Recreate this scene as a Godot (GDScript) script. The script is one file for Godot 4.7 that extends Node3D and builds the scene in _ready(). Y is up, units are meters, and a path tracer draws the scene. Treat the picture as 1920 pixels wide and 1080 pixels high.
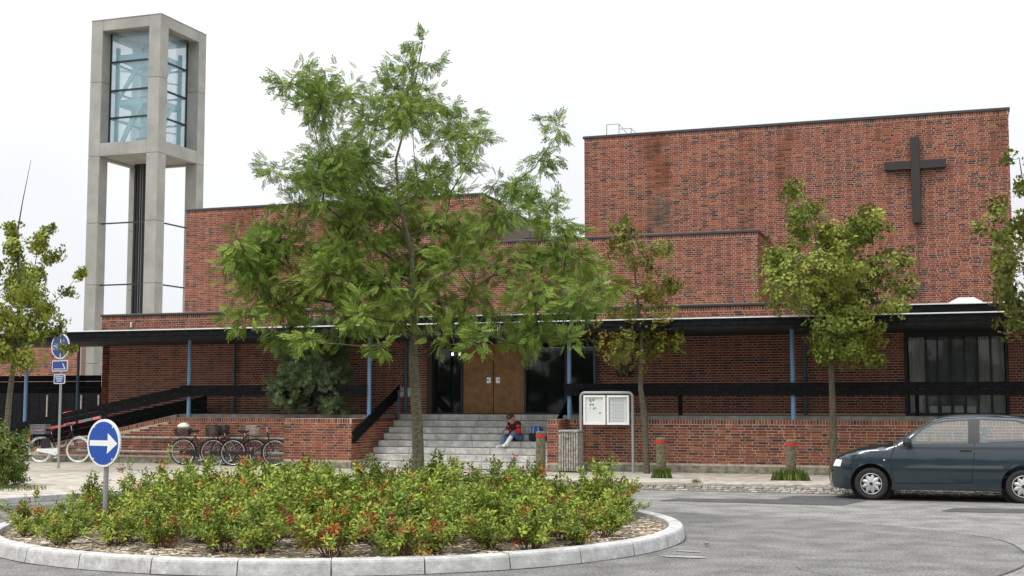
extends Node3D

const YAW := 0.338594
const CAM := Vector3(0, 1.7, 0)
const UP := Vector3.UP
var AX := Vector3(cos(YAW), 0, -sin(YAW))      # the picture's left-to-right on the ground
var FW := Vector3(sin(YAW), 0, cos(YAW))       # towards the camera
var M := {}
var used := {}
var rng := RandomNumberGenerator.new()
var brick_mesh: ArrayMesh
var tone_cache := {}


# ------------------------------------------------------------ nodes
func numbered(called: String) -> String:
	if not used.has(called):
		used[called] = 0
		return called
	used[called] += 1
	return "%s_%03d" % [called, used[called]]


func tag(o, label := "", category := "", group := "", kind := ""):
	if label: o.set_meta("label", label)
	if category: o.set_meta("category", category)
	if group: o.set_meta("group", group)
	if kind: o.set_meta("kind", kind)
	return o


func thing(called: String, label: String, category: String, at := Vector3.ZERO, turn := 0.0, group := "") -> Node3D:
	var o := Node3D.new()
	o.name = numbered(called)
	add_child(o)
	o.position = at
	o.rotation.y = turn
	tag(o, label, category, group)
	return o


func copy_of(src: Node3D, label: String, at: Vector3, turn := 0.0, group := "") -> Node3D:
	var r: Node3D = src.duplicate()
	r.name = numbered(String(src.name).rstrip("0123456789").rstrip("_"))
	add_child(r)
	r.position = at
	r.rotation.y = turn
	tag(r, label, "", group)
	return r


func part(parent: Node3D, called: String, st: SurfaceTool, m: Material, label := "") -> MeshInstance3D:
	var o := MeshInstance3D.new()
	o.name = called
	o.mesh = st.commit()
	o.material_override = m
	parent.add_child(o, true)
	if label: o.set_meta("label", label)
	return o


func structure(called: String, st: SurfaceTool, m: Material) -> MeshInstance3D:
	var o := part(self, numbered(called), st, m)
	o.set_meta("kind", "structure")
	return o


func scatter(parent: Node3D, called: String, mesh: Mesh, xfs: Array, cols: Array, m: Material) -> MultiMeshInstance3D:
	var mm := MultiMesh.new()
	mm.transform_format = MultiMesh.TRANSFORM_3D
	mm.use_colors = cols.size() > 0
	mm.mesh = mesh
	mm.instance_count = xfs.size()
	for i in xfs.size():
		mm.set_instance_transform(i, xfs[i])
		if cols.size(): mm.set_instance_color(i, cols[i])
	var o := MultiMeshInstance3D.new()
	o.name = called
	o.multimesh = mm
	o.material_override = m
	parent.add_child(o, true)
	o.set_meta("kind", "stuff")
	return o


# ------------------------------------------------------------ shapes
func nst() -> SurfaceTool:
	var st := SurfaceTool.new()
	st.begin(Mesh.PRIMITIVE_TRIANGLES)
	return st


func tri(st: SurfaceTool, a: Vector3, b: Vector3, c: Vector3, na: Vector3, nb: Vector3, nc: Vector3) -> void:
	if (c - a).cross(b - a).dot(na + nb + nc) < 0.0:
		tri(st, a, c, b, na, nc, nb)
		return
	st.set_normal(na); st.add_vertex(a)
	st.set_normal(nb); st.add_vertex(b)
	st.set_normal(nc); st.add_vertex(c)


func face(st: SurfaceTool, a: Vector3, b: Vector3, c: Vector3) -> void:
	var n := (c - a).cross(b - a).normalized()
	tri(st, a, b, c, n, n, n)


func quad(st: SurfaceTool, a: Vector3, b: Vector3, c: Vector3, d: Vector3) -> void:
	face(st, a, b, c)
	face(st, a, c, d)


func box(st: SurfaceTool, c: Vector3, s: Vector3, b := Basis.IDENTITY, ch := 0.0) -> void:
	var h := s * 0.5
	ch = minf(ch, minf(h.x, minf(h.y, h.z)) * 0.8)
	for ax in 3:
		var i := (ax + 1) % 3
		var j := (ax + 2) % 3
		for sg in [-1.0, 1.0]:
			var p := []
			for q in [[-1.0, -1.0], [-1.0, 1.0], [1.0, 1.0], [1.0, -1.0]]:
				var v := Vector3.ZERO
				v[ax] = sg * h[ax]
				v[i] = q[0] * (h[i] - ch)
				v[j] = q[1] * (h[j] - ch)
				p.append(c + b * v)
			if sg > 0: quad(st, p[0], p[1], p[2], p[3])
			else: quad(st, p[3], p[2], p[1], p[0])
	if ch <= 0.0: return
	for ax in 3:
		var i := (ax + 1) % 3
		var j := (ax + 2) % 3
		for si in [-1.0, 1.0]:
			for sj in [-1.0, 1.0]:
				var p := []
				for q in [[-1.0, 0], [1.0, 0], [1.0, 1], [-1.0, 1]]:
					var v := Vector3.ZERO
					v[ax] = q[0] * (h[ax] - ch)
					v[i] = si * (h[i] - (ch if q[1] == 0 else 0.0))
					v[j] = sj * (h[j] - (0.0 if q[1] == 0 else ch))
					p.append(c + b * v)
				if si * sj > 0: quad(st, p[3], p[2], p[1], p[0])
				else: quad(st, p[0], p[1], p[2], p[3])
	for sx in [-1.0, 1.0]:
		for sy in [-1.0, 1.0]:
			for sz in [-1.0, 1.0]:
				var a := c + b * Vector3(sx * h.x, sy * (h.y - ch), sz * (h.z - ch))
				var d := c + b * Vector3(sx * (h.x - ch), sy * h.y, sz * (h.z - ch))
				var e := c + b * Vector3(sx * (h.x - ch), sy * (h.y - ch), sz * h.z)
				if sx * sy * sz > 0: face(st, a, e, d)
				else: face(st, a, d, e)


func span(st: SurfaceTool, lo: Vector3, hi: Vector3, ch := 0.0) -> void:
	box(st, (lo + hi) * 0.5, (hi - lo).abs(), Basis.IDENTITY, ch)


# a rectangular bar from a to b; wide is measured along side
func bar(st: SurfaceTool, a: Vector3, b: Vector3, wide: float, high: float, side := Vector3.ZERO, ch := 0.0) -> void:
	var d := (b - a).normalized()
	var x := side if side != Vector3.ZERO else (d.cross(UP) if absf(d.y) < 0.99 else Vector3.RIGHT)
	x = (x - d * x.dot(d)).normalized()
	box(st, (a + b) * 0.5, Vector3(wide, high, a.distance_to(b)), Basis(x, d.cross(x), d), ch)


func tube(st: SurfaceTool, pts: Array, rads, sides := 6, caps := true) -> void:
	var n := pts.size()
	var x := Vector3.ZERO
	var rings := []
	for k in n:
		var d: Vector3 = (pts[mini(k + 1, n - 1)] - pts[maxi(k - 1, 0)])
		d = d.normalized() if d.length() > 1e-9 else UP
		if k == 0: x = d.cross(Vector3.RIGHT if absf(d.x) < 0.8 else Vector3.FORWARD).normalized()
		x = (x - d * x.dot(d)).normalized()
		var y := d.cross(x)
		var r: float = rads[k] if rads is Array else rads
		var ring := []
		for s in sides:
			var w := TAU * s / sides
			var nn := x * cos(w) + y * sin(w)
			ring.append([pts[k] + nn * r, nn])
		rings.append(ring)
	for k in n - 1:
		for s in sides:
			var a: Array = rings[k][s]
			var b: Array = rings[k][(s + 1) % sides]
			var c: Array = rings[k + 1][(s + 1) % sides]
			var e: Array = rings[k + 1][s]
			tri(st, a[0], c[0], b[0], a[1], c[1], b[1])
			tri(st, a[0], e[0], c[0], a[1], e[1], c[1])
	if caps:
		for s in range(1, sides - 1):
			face(st, rings[0][0][0], rings[0][s][0], rings[0][s + 1][0])
			face(st, rings[n - 1][0][0], rings[n - 1][s + 1][0], rings[n - 1][s][0])


# profile of (radius, height) turned about local y
func lathe(st: SurfaceTool, prof: Array, segs: int, xf := Transform3D.IDENTITY) -> void:
	for k in prof.size() - 1:
		var p: Vector2 = prof[k]
		var q: Vector2 = prof[k + 1]
		var t := q - p
		var nr := Vector2(t.y, -t.x).normalized()
		for s in segs:
			var w0 := TAU * s / segs
			var w1 := TAU * (s + 1) / segs
			var c0 := Vector3(cos(w0), 0, sin(w0))
			var c1 := Vector3(cos(w1), 0, sin(w1))
			var n0 := xf.basis * (c0 * nr.x + UP * nr.y)
			var n1 := xf.basis * (c1 * nr.x + UP * nr.y)
			var a := xf * (c0 * p.x + UP * p.y)
			var b := xf * (c1 * p.x + UP * p.y)
			var c := xf * (c1 * q.x + UP * q.y)
			var d := xf * (c0 * q.x + UP * q.y)
			if p.x > 1e-5: tri(st, a, b, c, n0, n1, n1)
			if q.x > 1e-5: tri(st, a, c, d, n0, n1, n0)


# polygon in local xy, from z = 0 to z = depth
func prism(st: SurfaceTool, poly: PackedVector2Array, depth: float, xf := Transform3D.IDENTITY) -> void:
	var id := Geometry2D.triangulate_polygon(poly)
	for k in range(0, id.size(), 3):
		var p := []
		for m in 3: p.append(Vector3(poly[id[k + m]].x, poly[id[k + m]].y, 0))
		var z := Vector3(0, 0, depth)
		var nn := (xf.basis * Vector3(0, 0, 1)).normalized() * signf(depth)
		tri(st, xf * (p[0] + z), xf * (p[1] + z), xf * (p[2] + z), nn, nn, nn)
		tri(st, xf * p[0], xf * p[2], xf * p[1], -nn, -nn, -nn)
	for k in poly.size():
		var a := Vector3(poly[k].x, poly[k].y, 0)
		var b := Vector3(poly[(k + 1) % poly.size()].x, poly[(k + 1) % poly.size()].y, 0)
		var z := Vector3(0, 0, depth)
		quad(st, xf * a, xf * b, xf * (b + z), xf * (a + z))


# ring about local z
func torus(st: SurfaceTool, big: float, small: float, segs: int, sides: int, xf := Transform3D.IDENTITY, from := 0.0, to := TAU) -> void:
	for k in segs:
		for s in sides:
			var q := []
			for e in [[0, 0], [1, 0], [1, 1], [0, 1]]:
				var w: float = from + (to - from) * (k + e[0]) / segs
				var v: float = TAU * (s + e[1]) / sides
				var dir := Vector3(cos(w), sin(w), 0)
				var nn := dir * cos(v) + Vector3(0, 0, sin(v))
				q.append([xf * (dir * big + nn * small), xf.basis * nn])
			tri(st, q[0][0], q[1][0], q[2][0], q[0][1], q[1][1], q[2][1])
			tri(st, q[0][0], q[2][0], q[3][0], q[0][1], q[2][1], q[3][1])


func disc_poly(r: float, n: int) -> PackedVector2Array:
	var p := PackedVector2Array()
	for k in n: p.append(Vector2(cos(TAU * k / n), sin(TAU * k / n)) * r)
	return p


func rect_poly(x0: float, y0: float, x1: float, y1: float) -> PackedVector2Array:
	return PackedVector2Array([Vector2(x0, y0), Vector2(x1, y0), Vector2(x1, y1), Vector2(x0, y1)])


func round_rect(w: float, h: float, r: float) -> PackedVector2Array:
	var p := PackedVector2Array()
	for c in [[1, 1, 0], [-1, 1, 1], [-1, -1, 2], [1, -1, 3]]:
		for k in 5:
			var a: float = PI / 2 * (c[2] + k / 4.0)
			p.append(Vector2(c[0] * (w / 2 - r) + cos(a) * r, c[1] * (h / 2 - r) + sin(a) * r))
	return p


func lies(at: Vector3, n: Vector3) -> Transform3D:     # local z along n, local y up
	var z := n.normalized()
	var x := UP.cross(z).normalized()
	return Transform3D(Basis(x, z.cross(x), z), at)


# ------------------------------------------------------------ materials
func lin(r: float, g: float, b: float, a := 1.0) -> Color:
	var c := Color(r, g, b).linear_to_srgb()
	c.a = a
	return c


func mat(c: Color, rough := 0.8, tex: Texture2D = null, per_m := 1.0, bump: Texture2D = null, bump_cm := 0.0) -> StandardMaterial3D:
	var m := StandardMaterial3D.new()
	m.albedo_color = c
	m.roughness = rough
	if tex or bump:
		m.uv1_triplanar = true
		m.uv1_world_triplanar = true
		m.uv1_scale = Vector3.ONE * per_m
	if tex: m.albedo_texture = tex
	if bump:
		m.heightmap_enabled = true
		m.heightmap_texture = bump
		m.heightmap_scale = bump_cm
	return m


# layers: [frequency, weight, kind]; the sum is stretched between two colours
func tex(seed_: int, layers: Array, lo: Color, hi: Color, size := 512, contrast := 1.0) -> ImageTexture:
	var n := size * size
	var sum := PackedFloat32Array()
	sum.resize(n)
	var total := 0.0
	for l in layers:
		var f := FastNoiseLite.new()
		f.seed = seed_ + int(l[0] * 1000)
		f.frequency = l[0]
		f.noise_type = FastNoiseLite.TYPE_CELLULAR if l.size() > 2 and l[2] == 1 else FastNoiseLite.TYPE_SIMPLEX_SMOOTH
		f.fractal_octaves = 3
		var d := f.get_seamless_image(size, size).get_data()
		var w: float = l[1]
		total += w
		for i in n: sum[i] += d[i] * w
	var out := PackedByteArray()
	out.resize(n * 3)
	var k := 1.0 / (255.0 * total)
	for i in n:
		var t := clampf((sum[i] * k - 0.5) * contrast + 0.5, 0.0, 1.0)
		out[i * 3] = int(255.0 * lerpf(lo.r, hi.r, t))
		out[i * 3 + 1] = int(255.0 * lerpf(lo.g, hi.g, t))
		out[i * 3 + 2] = int(255.0 * lerpf(lo.b, hi.b, t))
	return ImageTexture.create_from_image(Image.create_from_data(size, size, false, Image.FORMAT_RGB8, out))


func grey(v: float) -> Color:
	return Color(v, v, v)


func make_materials() -> void:
	var speck := tex(11, [[0.3, 1.3], [0.12, 0.8], [0.008, 0.5]], grey(0.50), grey(1.0), 1024, 2.8)
	var mottle := tex(12, [[0.012, 1.0], [0.05, 0.5], [0.2, 0.25]], grey(0.72), grey(1.0), 512, 1.8)
	var fine := tex(13, [[0.15, 1.0], [0.4, 0.7]], grey(0.8), grey(1.0), 256, 1.6)
	var blot := tex(14, [[0.02, 1.0], [0.09, 0.6], [0.3, 0.4]], Color(0.62, 0.62, 0.56), Color(1, 1, 1), 512, 2.2)
	var grain := tex(15, [[0.03, 1.0], [0.15, 0.6]], grey(0.6), grey(1.0), 256, 1.8)
	var barkt := tex(16, [[0.03, 1.0], [0.12, 1.0]], Color(0.55, 0.55, 0.5), Color(1, 1, 0.96), 256, 2.6)
	var bumpt := tex(17, [[0.2, 1.0], [0.06, 0.6]], grey(0), grey(1), 512, 1.6)
	M.asphalt = mat(lin(0.325, 0.318, 0.30), 0.93, speck, 0.16, bumpt, 0.5)
	M.asphalt_ring = mat(lin(0.245, 0.242, 0.232), 0.93, speck, 0.16, bumpt, 0.6)
	M.asphalt_patch = mat(lin(0.105, 0.105, 0.11), 0.9, speck, 0.35, bumpt, 0.3)
	M.seam = mat(lin(0.06, 0.06, 0.06), 0.9)
	M.plaza = mat(lin(0.50, 0.455, 0.385), 0.92, mottle, 0.3, bumpt, 0.3)
	M.paving = []
	for v in [[0.48, 0.44, 0.385], [0.43, 0.395, 0.34], [0.52, 0.48, 0.42]]:
		M.paving.append(mat(lin(v[0], v[1], v[2]), 0.9, mottle, 0.5, bumpt, 0.2))
	M.sett = []
	for v in [[0.36, 0.34, 0.30], [0.27, 0.255, 0.225], [0.42, 0.40, 0.36], [0.22, 0.215, 0.20]]:
		M.sett.append(mat(lin(v[0], v[1], v[2]), 0.85, fine, 2.0))
	M.kerb = mat(lin(0.66, 0.66, 0.64), 0.88, tex(18, [[0.2, 1.0], [0.05, 0.8], [0.015, 1.0]], grey(0.66), grey(1.0), 512, 1.9), 0.55, bumpt, 0.35)
	M.step = mat(lin(0.66, 0.655, 0.62), 0.9, mottle, 0.35, bumpt, 0.2)
	M.concrete = mat(lin(0.385, 0.385, 0.36), 0.9, tex(31, [[0.01, 1.0], [0.05, 0.4], [0.3, 0.3]], Color(0.86, 0.86, 0.84), Color(1, 1, 1), 512, 1.6), 0.12)
	M.plinth = mat(lin(0.30, 0.29, 0.24), 0.9, blot, 0.5)
	M.floor = mat(lin(0.33, 0.325, 0.29), 0.9, mottle, 0.4)
	M.mortar = mat(Color.WHITE, 0.95, fine, 1.5)
	M.mortar.vertex_color_use_as_albedo = true
	M.mortar_dark = mat(lin(0.30, 0.24, 0.19), 0.95, fine, 1.5)
	M.mortar_terrace = mat(lin(0.56, 0.46, 0.36), 0.95, mottle, 0.7)
	M.brick_tex = tex(19, [[0.05, 1.0], [0.25, 0.7]], Color(0.72, 0.70, 0.70), Color(1, 1, 1), 256, 1.8)
	M.brick = mat(Color.WHITE, 0.85, M.brick_tex, 2.0)
	M.brick.vertex_color_use_as_albedo = true
	M.timber = mat(lin(0.013, 0.014, 0.016), 0.85, grain, 0.8)
	M.timber.metallic_specular = 0.25
	M.soffit = mat(lin(0.02, 0.019, 0.018), 0.8)
	M.flashing = mat(lin(0.05, 0.055, 0.055), 0.5, fine, 1.0)
	M.edging = mat(lin(0.72, 0.74, 0.75), 0.5)
	M.post = mat(lin(0.16, 0.31, 0.52), 0.45, fine, 0.8)
	M.post_dull = mat(lin(0.07, 0.12, 0.18), 0.5)
	M.door = mat(lin(0.42, 0.215, 0.066), 0.5, tex(20, [[0.02, 1.0], [0.1, 0.5]], Color(0.75, 0.72, 0.7), Color(1, 1, 1), 256, 1.5), 0.6)
	M.cross = mat(lin(0.030, 0.026, 0.024), 0.75)
	M.dark = mat(lin(0.012, 0.012, 0.013), 0.7)
	M.black = mat(lin(0.016, 0.016, 0.017), 0.45)
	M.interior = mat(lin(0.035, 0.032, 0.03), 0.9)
	M.curtain = mat(lin(0.55, 0.54, 0.46), 0.9)
	M.curtain.backlight_enabled = true
	M.curtain.backlight = lin(0.12, 0.12, 0.1)
	M.glass = mat(Color(0.9, 0.95, 0.95, 0.08), 0.02)
	M.glass.transparency = BaseMaterial3D.TRANSPARENCY_ALPHA
	M.glass.metallic_specular = 0.3
	M.glass_dark = mat(lin(0.05, 0.07, 0.065, 0.12), 0.03)
	M.glass_dark.metallic_specular = 0.38
	M.glass_dark.transparency = BaseMaterial3D.TRANSPARENCY_ALPHA
	M.glass_tower = mat(lin(0.42, 0.66, 0.74, 0.22), 0.03)
	M.glass_tower.transparency = BaseMaterial3D.TRANSPARENCY_ALPHA
	M.glass_car = mat(lin(0.5, 0.6, 0.58, 0.18), 0.02)
	M.glass_car.transparency = BaseMaterial3D.TRANSPARENCY_ALPHA
	M.tower_steel = mat(lin(0.20, 0.40, 0.47), 0.5)
	M.bell = mat(lin(0.20, 0.30, 0.36), 0.45)
	M.steel = mat(lin(0.42, 0.43, 0.44), 0.45, fine, 1.0)
	M.steel.metallic = 0.35
	M.chrome = mat(lin(0.65, 0.65, 0.66), 0.25)
	M.chrome.metallic = 0.9
	M.alu = mat(lin(0.62, 0.63, 0.62), 0.45)
	M.white = mat(lin(0.78, 0.79, 0.78), 0.45)
	M.paper = mat(lin(0.74, 0.75, 0.74), 0.8)
	M.paper_grey = mat(lin(0.62, 0.64, 0.65), 0.8)
	M.ink = mat(lin(0.03, 0.03, 0.03), 0.8)
	M.ink_soft = mat(lin(0.30, 0.32, 0.33), 0.8)
	M.blue = mat(lin(0.006, 0.065, 0.36), 0.35)
	M.blue_dark = mat(lin(0.012, 0.05, 0.27), 0.35)
	M.red = mat(lin(0.45, 0.012, 0.01), 0.6)
	M.wood_grey = mat(lin(0.21, 0.185, 0.12), 0.9, barkt, 1.2, bumpt, 0.4)
	M.slat = mat(lin(0.50, 0.47, 0.41), 0.85, grain, 1.2)
	M.galv = mat(lin(0.40, 0.43, 0.42), 0.55, blot, 1.0)
	M.bark = mat(lin(0.17, 0.15, 0.11), 0.95, barkt, 1.6, bumpt, 0.6)
	M.bark_pale = mat(lin(0.225, 0.20, 0.145), 0.95, barkt, 2.2, bumpt, 0.5)
	M.bark_dark = mat(lin(0.07, 0.06, 0.045), 0.95, barkt, 2.0)
	M.stem = mat(lin(0.13, 0.055, 0.03), 0.9)
	M.leaf = mat(Color.WHITE, 0.6)
	M.leaf.metallic_specular = 0.35
	M.leaf.vertex_color_use_as_albedo = true
	M.leaf.backlight_enabled = true
	M.leaf.backlight = lin(0.10, 0.14, 0.02)
	M.leaf.cull_mode = BaseMaterial3D.CULL_DISABLED
	M.leaf_dull = mat(Color.WHITE, 0.75)
	M.leaf_dull.vertex_color_use_as_albedo = true
	M.leaf_dull.cull_mode = BaseMaterial3D.CULL_DISABLED
	M.chip = mat(Color.WHITE, 0.9)
	M.chip.vertex_color_use_as_albedo = true
	M.soil = mat(lin(0.26, 0.21, 0.15), 0.95, mottle, 0.8, bumpt, 1.2)
	M.rubber = mat(lin(0.018, 0.018, 0.018), 0.8)
	M.paint = mat(lin(0.016, 0.033, 0.045), 0.32, tex(21, [[0.3, 1.0]], grey(0.96), grey(1.0), 128), 3.0)
	M.paint.metallic = 0.35
	M.paint.clearcoat_enabled = true
	M.paint.clearcoat = 1.0
	M.paint.clearcoat_roughness = 0.05
	M.paint_red = mat(lin(0.42, 0.012, 0.010), 0.35)
	M.paint_red.clearcoat_enabled = true
	M.paint_red.clearcoat = 1.0
	M.paint_red.clearcoat_roughness = 0.06
	M.plastic = mat(lin(0.02, 0.022, 0.026), 0.55)
	M.hub = mat(lin(0.52, 0.52, 0.52), 0.4)
	M.hub.metallic = 0.5
	M.lamp_glass = mat(lin(0.75, 0.77, 0.78), 0.12)
	M.seat = mat(lin(0.10, 0.11, 0.12), 0.9)
	M.skin = mat(lin(0.55, 0.30, 0.21), 0.6)
	M.jacket = mat(lin(0.012, 0.012, 0.015), 0.85)
	M.jacket_red = mat(lin(0.50, 0.015, 0.02), 0.8)
	M.jeans = mat(lin(0.13, 0.22, 0.40), 0.9, fine, 6.0)
	M.hair = mat(lin(0.10, 0.058, 0.032), 0.7, grain, 8.0)
	M.shoe = mat(lin(0.68, 0.66, 0.61), 0.7)
	M.cast = mat(lin(0.80, 0.80, 0.79), 0.9)
	M.bag = mat(lin(0.03, 0.10, 0.30), 0.8)
	M.bag_pale = mat(lin(0.35, 0.48, 0.60), 0.8)
	M.bike_black = mat(lin(0.013, 0.013, 0.014), 0.3)
	M.bike_red = mat(lin(0.10, 0.012, 0.012), 0.3)
	M.mesh_grey = mat(lin(0.22, 0.24, 0.27), 0.5)
	M.bag_white = mat(lin(0.72, 0.72, 0.66), 0.7)
	M.brown_paper = mat(lin(0.40, 0.34, 0.31), 0.8)
	M.roof = mat(lin(0.05, 0.052, 0.055), 0.8, mottle, 0.4)


# ------------------------------------------------------------ brickwork
const TONES := [[0.375, 0.105, 0.044, 6], [0.31, 0.080, 0.037, 6], [0.25, 0.064, 0.034, 6], [0.185, 0.050, 0.032, 3.5], [0.105, 0.042, 0.032, 1.8], [0.055, 0.036, 0.033, 0.9], [0.41, 0.15, 0.065, 1.8]]


func tone(warm: float) -> Color:
	var sum := 0.0
	for t in TONES: sum += t[3]
	var k := rng.randf() * sum
	for t in TONES:
		k -= t[3]
		if k <= 0.0:
			var j := rng.randf_range(0.86, 1.14)
			return Color(t[0] * j * warm, t[1] * j, t[2] * j)
	return Color(0.2, 0.06, 0.04)


func make_brick_mesh() -> void:
	var st := nst()
	for s in [[Vector3(0, 0, 1), Vector3(1, 0, 0), UP], [Vector3(1, 0, 0), Vector3(0, 0, -1), UP], [Vector3(-1, 0, 0), Vector3(0, 0, 1), UP], [UP, Vector3(1, 0, 0), Vector3(0, 0, -1)], [-UP, Vector3(1, 0, 0), Vector3(0, 0, 1)]]:
		var c: Vector3 = s[0] * 0.5
		var x: Vector3 = s[1] * 0.5
		var y: Vector3 = s[2] * 0.5
		var n: Vector3 = s[0]
		tri(st, c - x - y, c - x + y, c + x + y, n, n, n)
		tri(st, c - x - y, c + x + y, c + x - y, n, n, n)
	brick_mesh = st.commit()


func put_brick(list: Array, wall: Node3D, o: Vector3, b: Basis, u0: float, u1: float, y0: float, y1: float, c: Color, tilt := 0.0) -> void:
	var proud := rng.randf_range(0.005, 0.0095)
	var bb := b
	if tilt != 0.0: bb = Basis(b.z, tilt) * b
	var p := o + b.x * (u0 + u1) * 0.5 + b.y * (y0 + y1) * 0.5 + b.z * (proud - 0.011)
	list.append([Transform3D(Basis(bb.x * (u1 - u0), bb.y * (y1 - y0), bb.z * 0.022), p), c, wall])


# bricks laid two stretchers and a header to the course, on a mortar backing;
# o: foot of the wall's left end, dir: along the wall (front face on dir x up)
func brick_wall(th: Node3D, list: Array, o: Vector3, dir: Vector3, length: float, height: float, opt := {}) -> MeshInstance3D:
	var n := dir.cross(UP).normalized()
	var b := Basis(dir, UP, n)
	var thick: float = opt.get("thick", 0.24)
	var warm: float = opt.get("warm", 1.0)
	var gain: float = opt.get("gain", 1.0)
	var stain = opt.get("stain")
	var top = opt.get("top")            # height over the foot as a function of the way along
	var hmax := height
	var st := nst()
	var from: float = opt.get("from", 0.0)     # bricks only above this height
	var m: Material = opt.get("mortar", M.mortar)
	if m == M.mortar:
		var mc: Color = opt.get("mortar_color", Color(0.70, 0.54, 0.44))
		var nu := maxi(1, int(length / 0.3))
		var nv := maxi(1, int(height / 0.3))
		for i in nu:
			for j in nv:
				var q := []
				for e in [[0, 0], [0, 1], [1, 1], [1, 0]]:
					var u: float = length * (i + e[0]) / nu
					var v: float = height * (j + e[1]) / nv
					var c := mc
					if stain != null:
						var s: Color = stain.call(u, v)
						c = Color(mc.r * s.r * s.a, mc.g * s.g * s.a, mc.b * s.b * s.a)
					q.append([o + dir * u + UP * v, c])
				for k in [0, 1, 2, 0, 2, 3]:
					st.set_color(q[k][1]); st.set_normal(n); st.add_vertex(q[k][0])
		st.set_color(mc)
		box(st, o + dir * length * 0.5 + UP * height * 0.5 - n * (thick * 0.5 + 0.002), Vector3(length, height, thick), b)
	elif top != null:
		var poly := PackedVector2Array([Vector2(0, 0), Vector2(length, 0)])
		for k in 13: poly.append(Vector2(length * (1.0 - k / 12.0), top.call(length * (1.0 - k / 12.0)) - 0.004))
		prism(st, poly, -thick, Transform3D(b, o))
	else:
		box(st, o + dir * length * 0.5 + UP * (height - 0.003) * 0.5 - n * thick * 0.5, Vector3(length, height - 0.003, thick), b)
	var wall := part(th, opt.get("called", "wall"), st, m)
	var course: float = opt.get("course", 0.0632)
	var joint := 0.0155
	var sold: float = 0.108 if opt.get("soldier", false) else 0.0
	var rows := int((hmax - sold) / course)
	var base := hmax - sold - rows * course
	var ends: Array = opt.get("ends", [])
	for r in rows:
		var y0 := base + r * course
		if y0 < from: continue
		var y1 := y0 + course - joint
		var u: float = -[0.0, 0.30][r % 2] - rng.randf() * 0.012
		var k := 0
		while u < length:
			var w := 0.108 if k % 3 == 2 else 0.222
			w += rng.randf_range(-0.004, 0.004)
			var a := maxf(u, 0.0)
			var e := minf(u + w, length)
			if e - a > 0.03 and (top == null or y1 < minf(top.call(a), top.call(e)) - 0.115):
				var c := tone(warm) * gain * (1.0 + 0.18 * runs.get_noise_2d((o.x + a) * 11.0, (o.y + y0) * 11.0 + o.z * 40.0))
				if stain != null:
					var s: Color = stain.call((a + e) * 0.5, y0)
					c = Color(c.r * s.r, c.g * s.g, c.b * s.b)
				c.a = 1.0
				put_brick(list, wall, o, b, a, e, y0, y1, c)
			u += w + joint
			k += 1
	if opt.get("soldier", false):
		var u := 0.006
		var w := 0.0515
		while u + w < length:
			var c := tone(warm) * gain
			c.a = 1.0
			if stain != null:
				var s: Color = stain.call(u, hmax - 0.1)
				c = Color(c.r * s.r, c.g * s.g, c.b * s.b)
			if top == null:
				put_brick(list, wall, o, b, u, u + w, hmax - 0.104, hmax - 0.004, c)
			else:
				var h: float = top.call(u + w * 0.5)
				var sl: float = atan2(top.call(u + w) - top.call(u), w)
				put_brick(list, wall, o, b, u, u + w, h - 0.106, h - 0.006, c, sl)
			u += w + joint
	return wall


func tone_mat(c: Color) -> Material:
	var key := "%d_%d_%d" % [int(c.r * 45), int(c.g * 90), int(c.b * 90)]
	if not tone_cache.has(key):
		tone_cache[key] = mat(lin(c.r, c.g, c.b), 0.85, M.brick_tex, 2.0)
	return tone_cache[key]


# the bricks that show largest are objects of their own, the rest one part
func finish_bricks(th: Node3D, list: Array, most := 300) -> void:
	var eye := CAM
	var key := []
	for i in list.size():
		var x: Transform3D = list[i][0]
		var area := x.basis.x.length() * x.basis.y.length()
		var to := eye - x.origin
		var seen := 1.0
		var sx := to.dot(AX) / maxf(to.dot(FW), 0.1)
		if absf(sx) > 0.37: seen = 0.01
		if x.basis.y.y < 0.0: seen = 0.0
		key.append([area * maxf(x.basis.z.normalized().dot(to.normalized()), 0.0) / to.length_squared() * seen * float(list[i][3] if list[i].size() > 3 else 1.0), i])
	key.sort_custom(func(p, q): return p[0] > q[0])
	var xfs := []
	var cols := []
	for k in key.size():
		var e: Array = list[key[k][1]]
		if k < most:
			var o := MeshInstance3D.new()
			o.name = "brick"
			o.mesh = brick_mesh
			o.material_override = tone_mat(e[1])
			var w: Node3D = e[2]
			w.add_child(o, true)
			o.transform = e[0]
		else:
			xfs.append(e[0])
			cols.append(e[1])
	if xfs.size(): scatter(th, "brickwork", brick_mesh, xfs, cols, M.brick)


# ------------------------------------------------------------ plants
func leaflet(st: SurfaceTool, at: Vector3, along: Vector3, side: Vector3, long: float, wide: float, fold := 0.25) -> void:
	var n := along.cross(side).normalized()
	var mid := at + along * long * 0.45 - n * wide * fold
	var tip := at + along * long - n * long * 0.08
	var l := at + along * long * 0.42 + side * wide * 0.5
	var r := at + along * long * 0.42 - side * wide * 0.5
	face(st, at, l, mid); face(st, l, tip, mid)
	face(st, at, mid, r); face(st, mid, tip, r)


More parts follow.
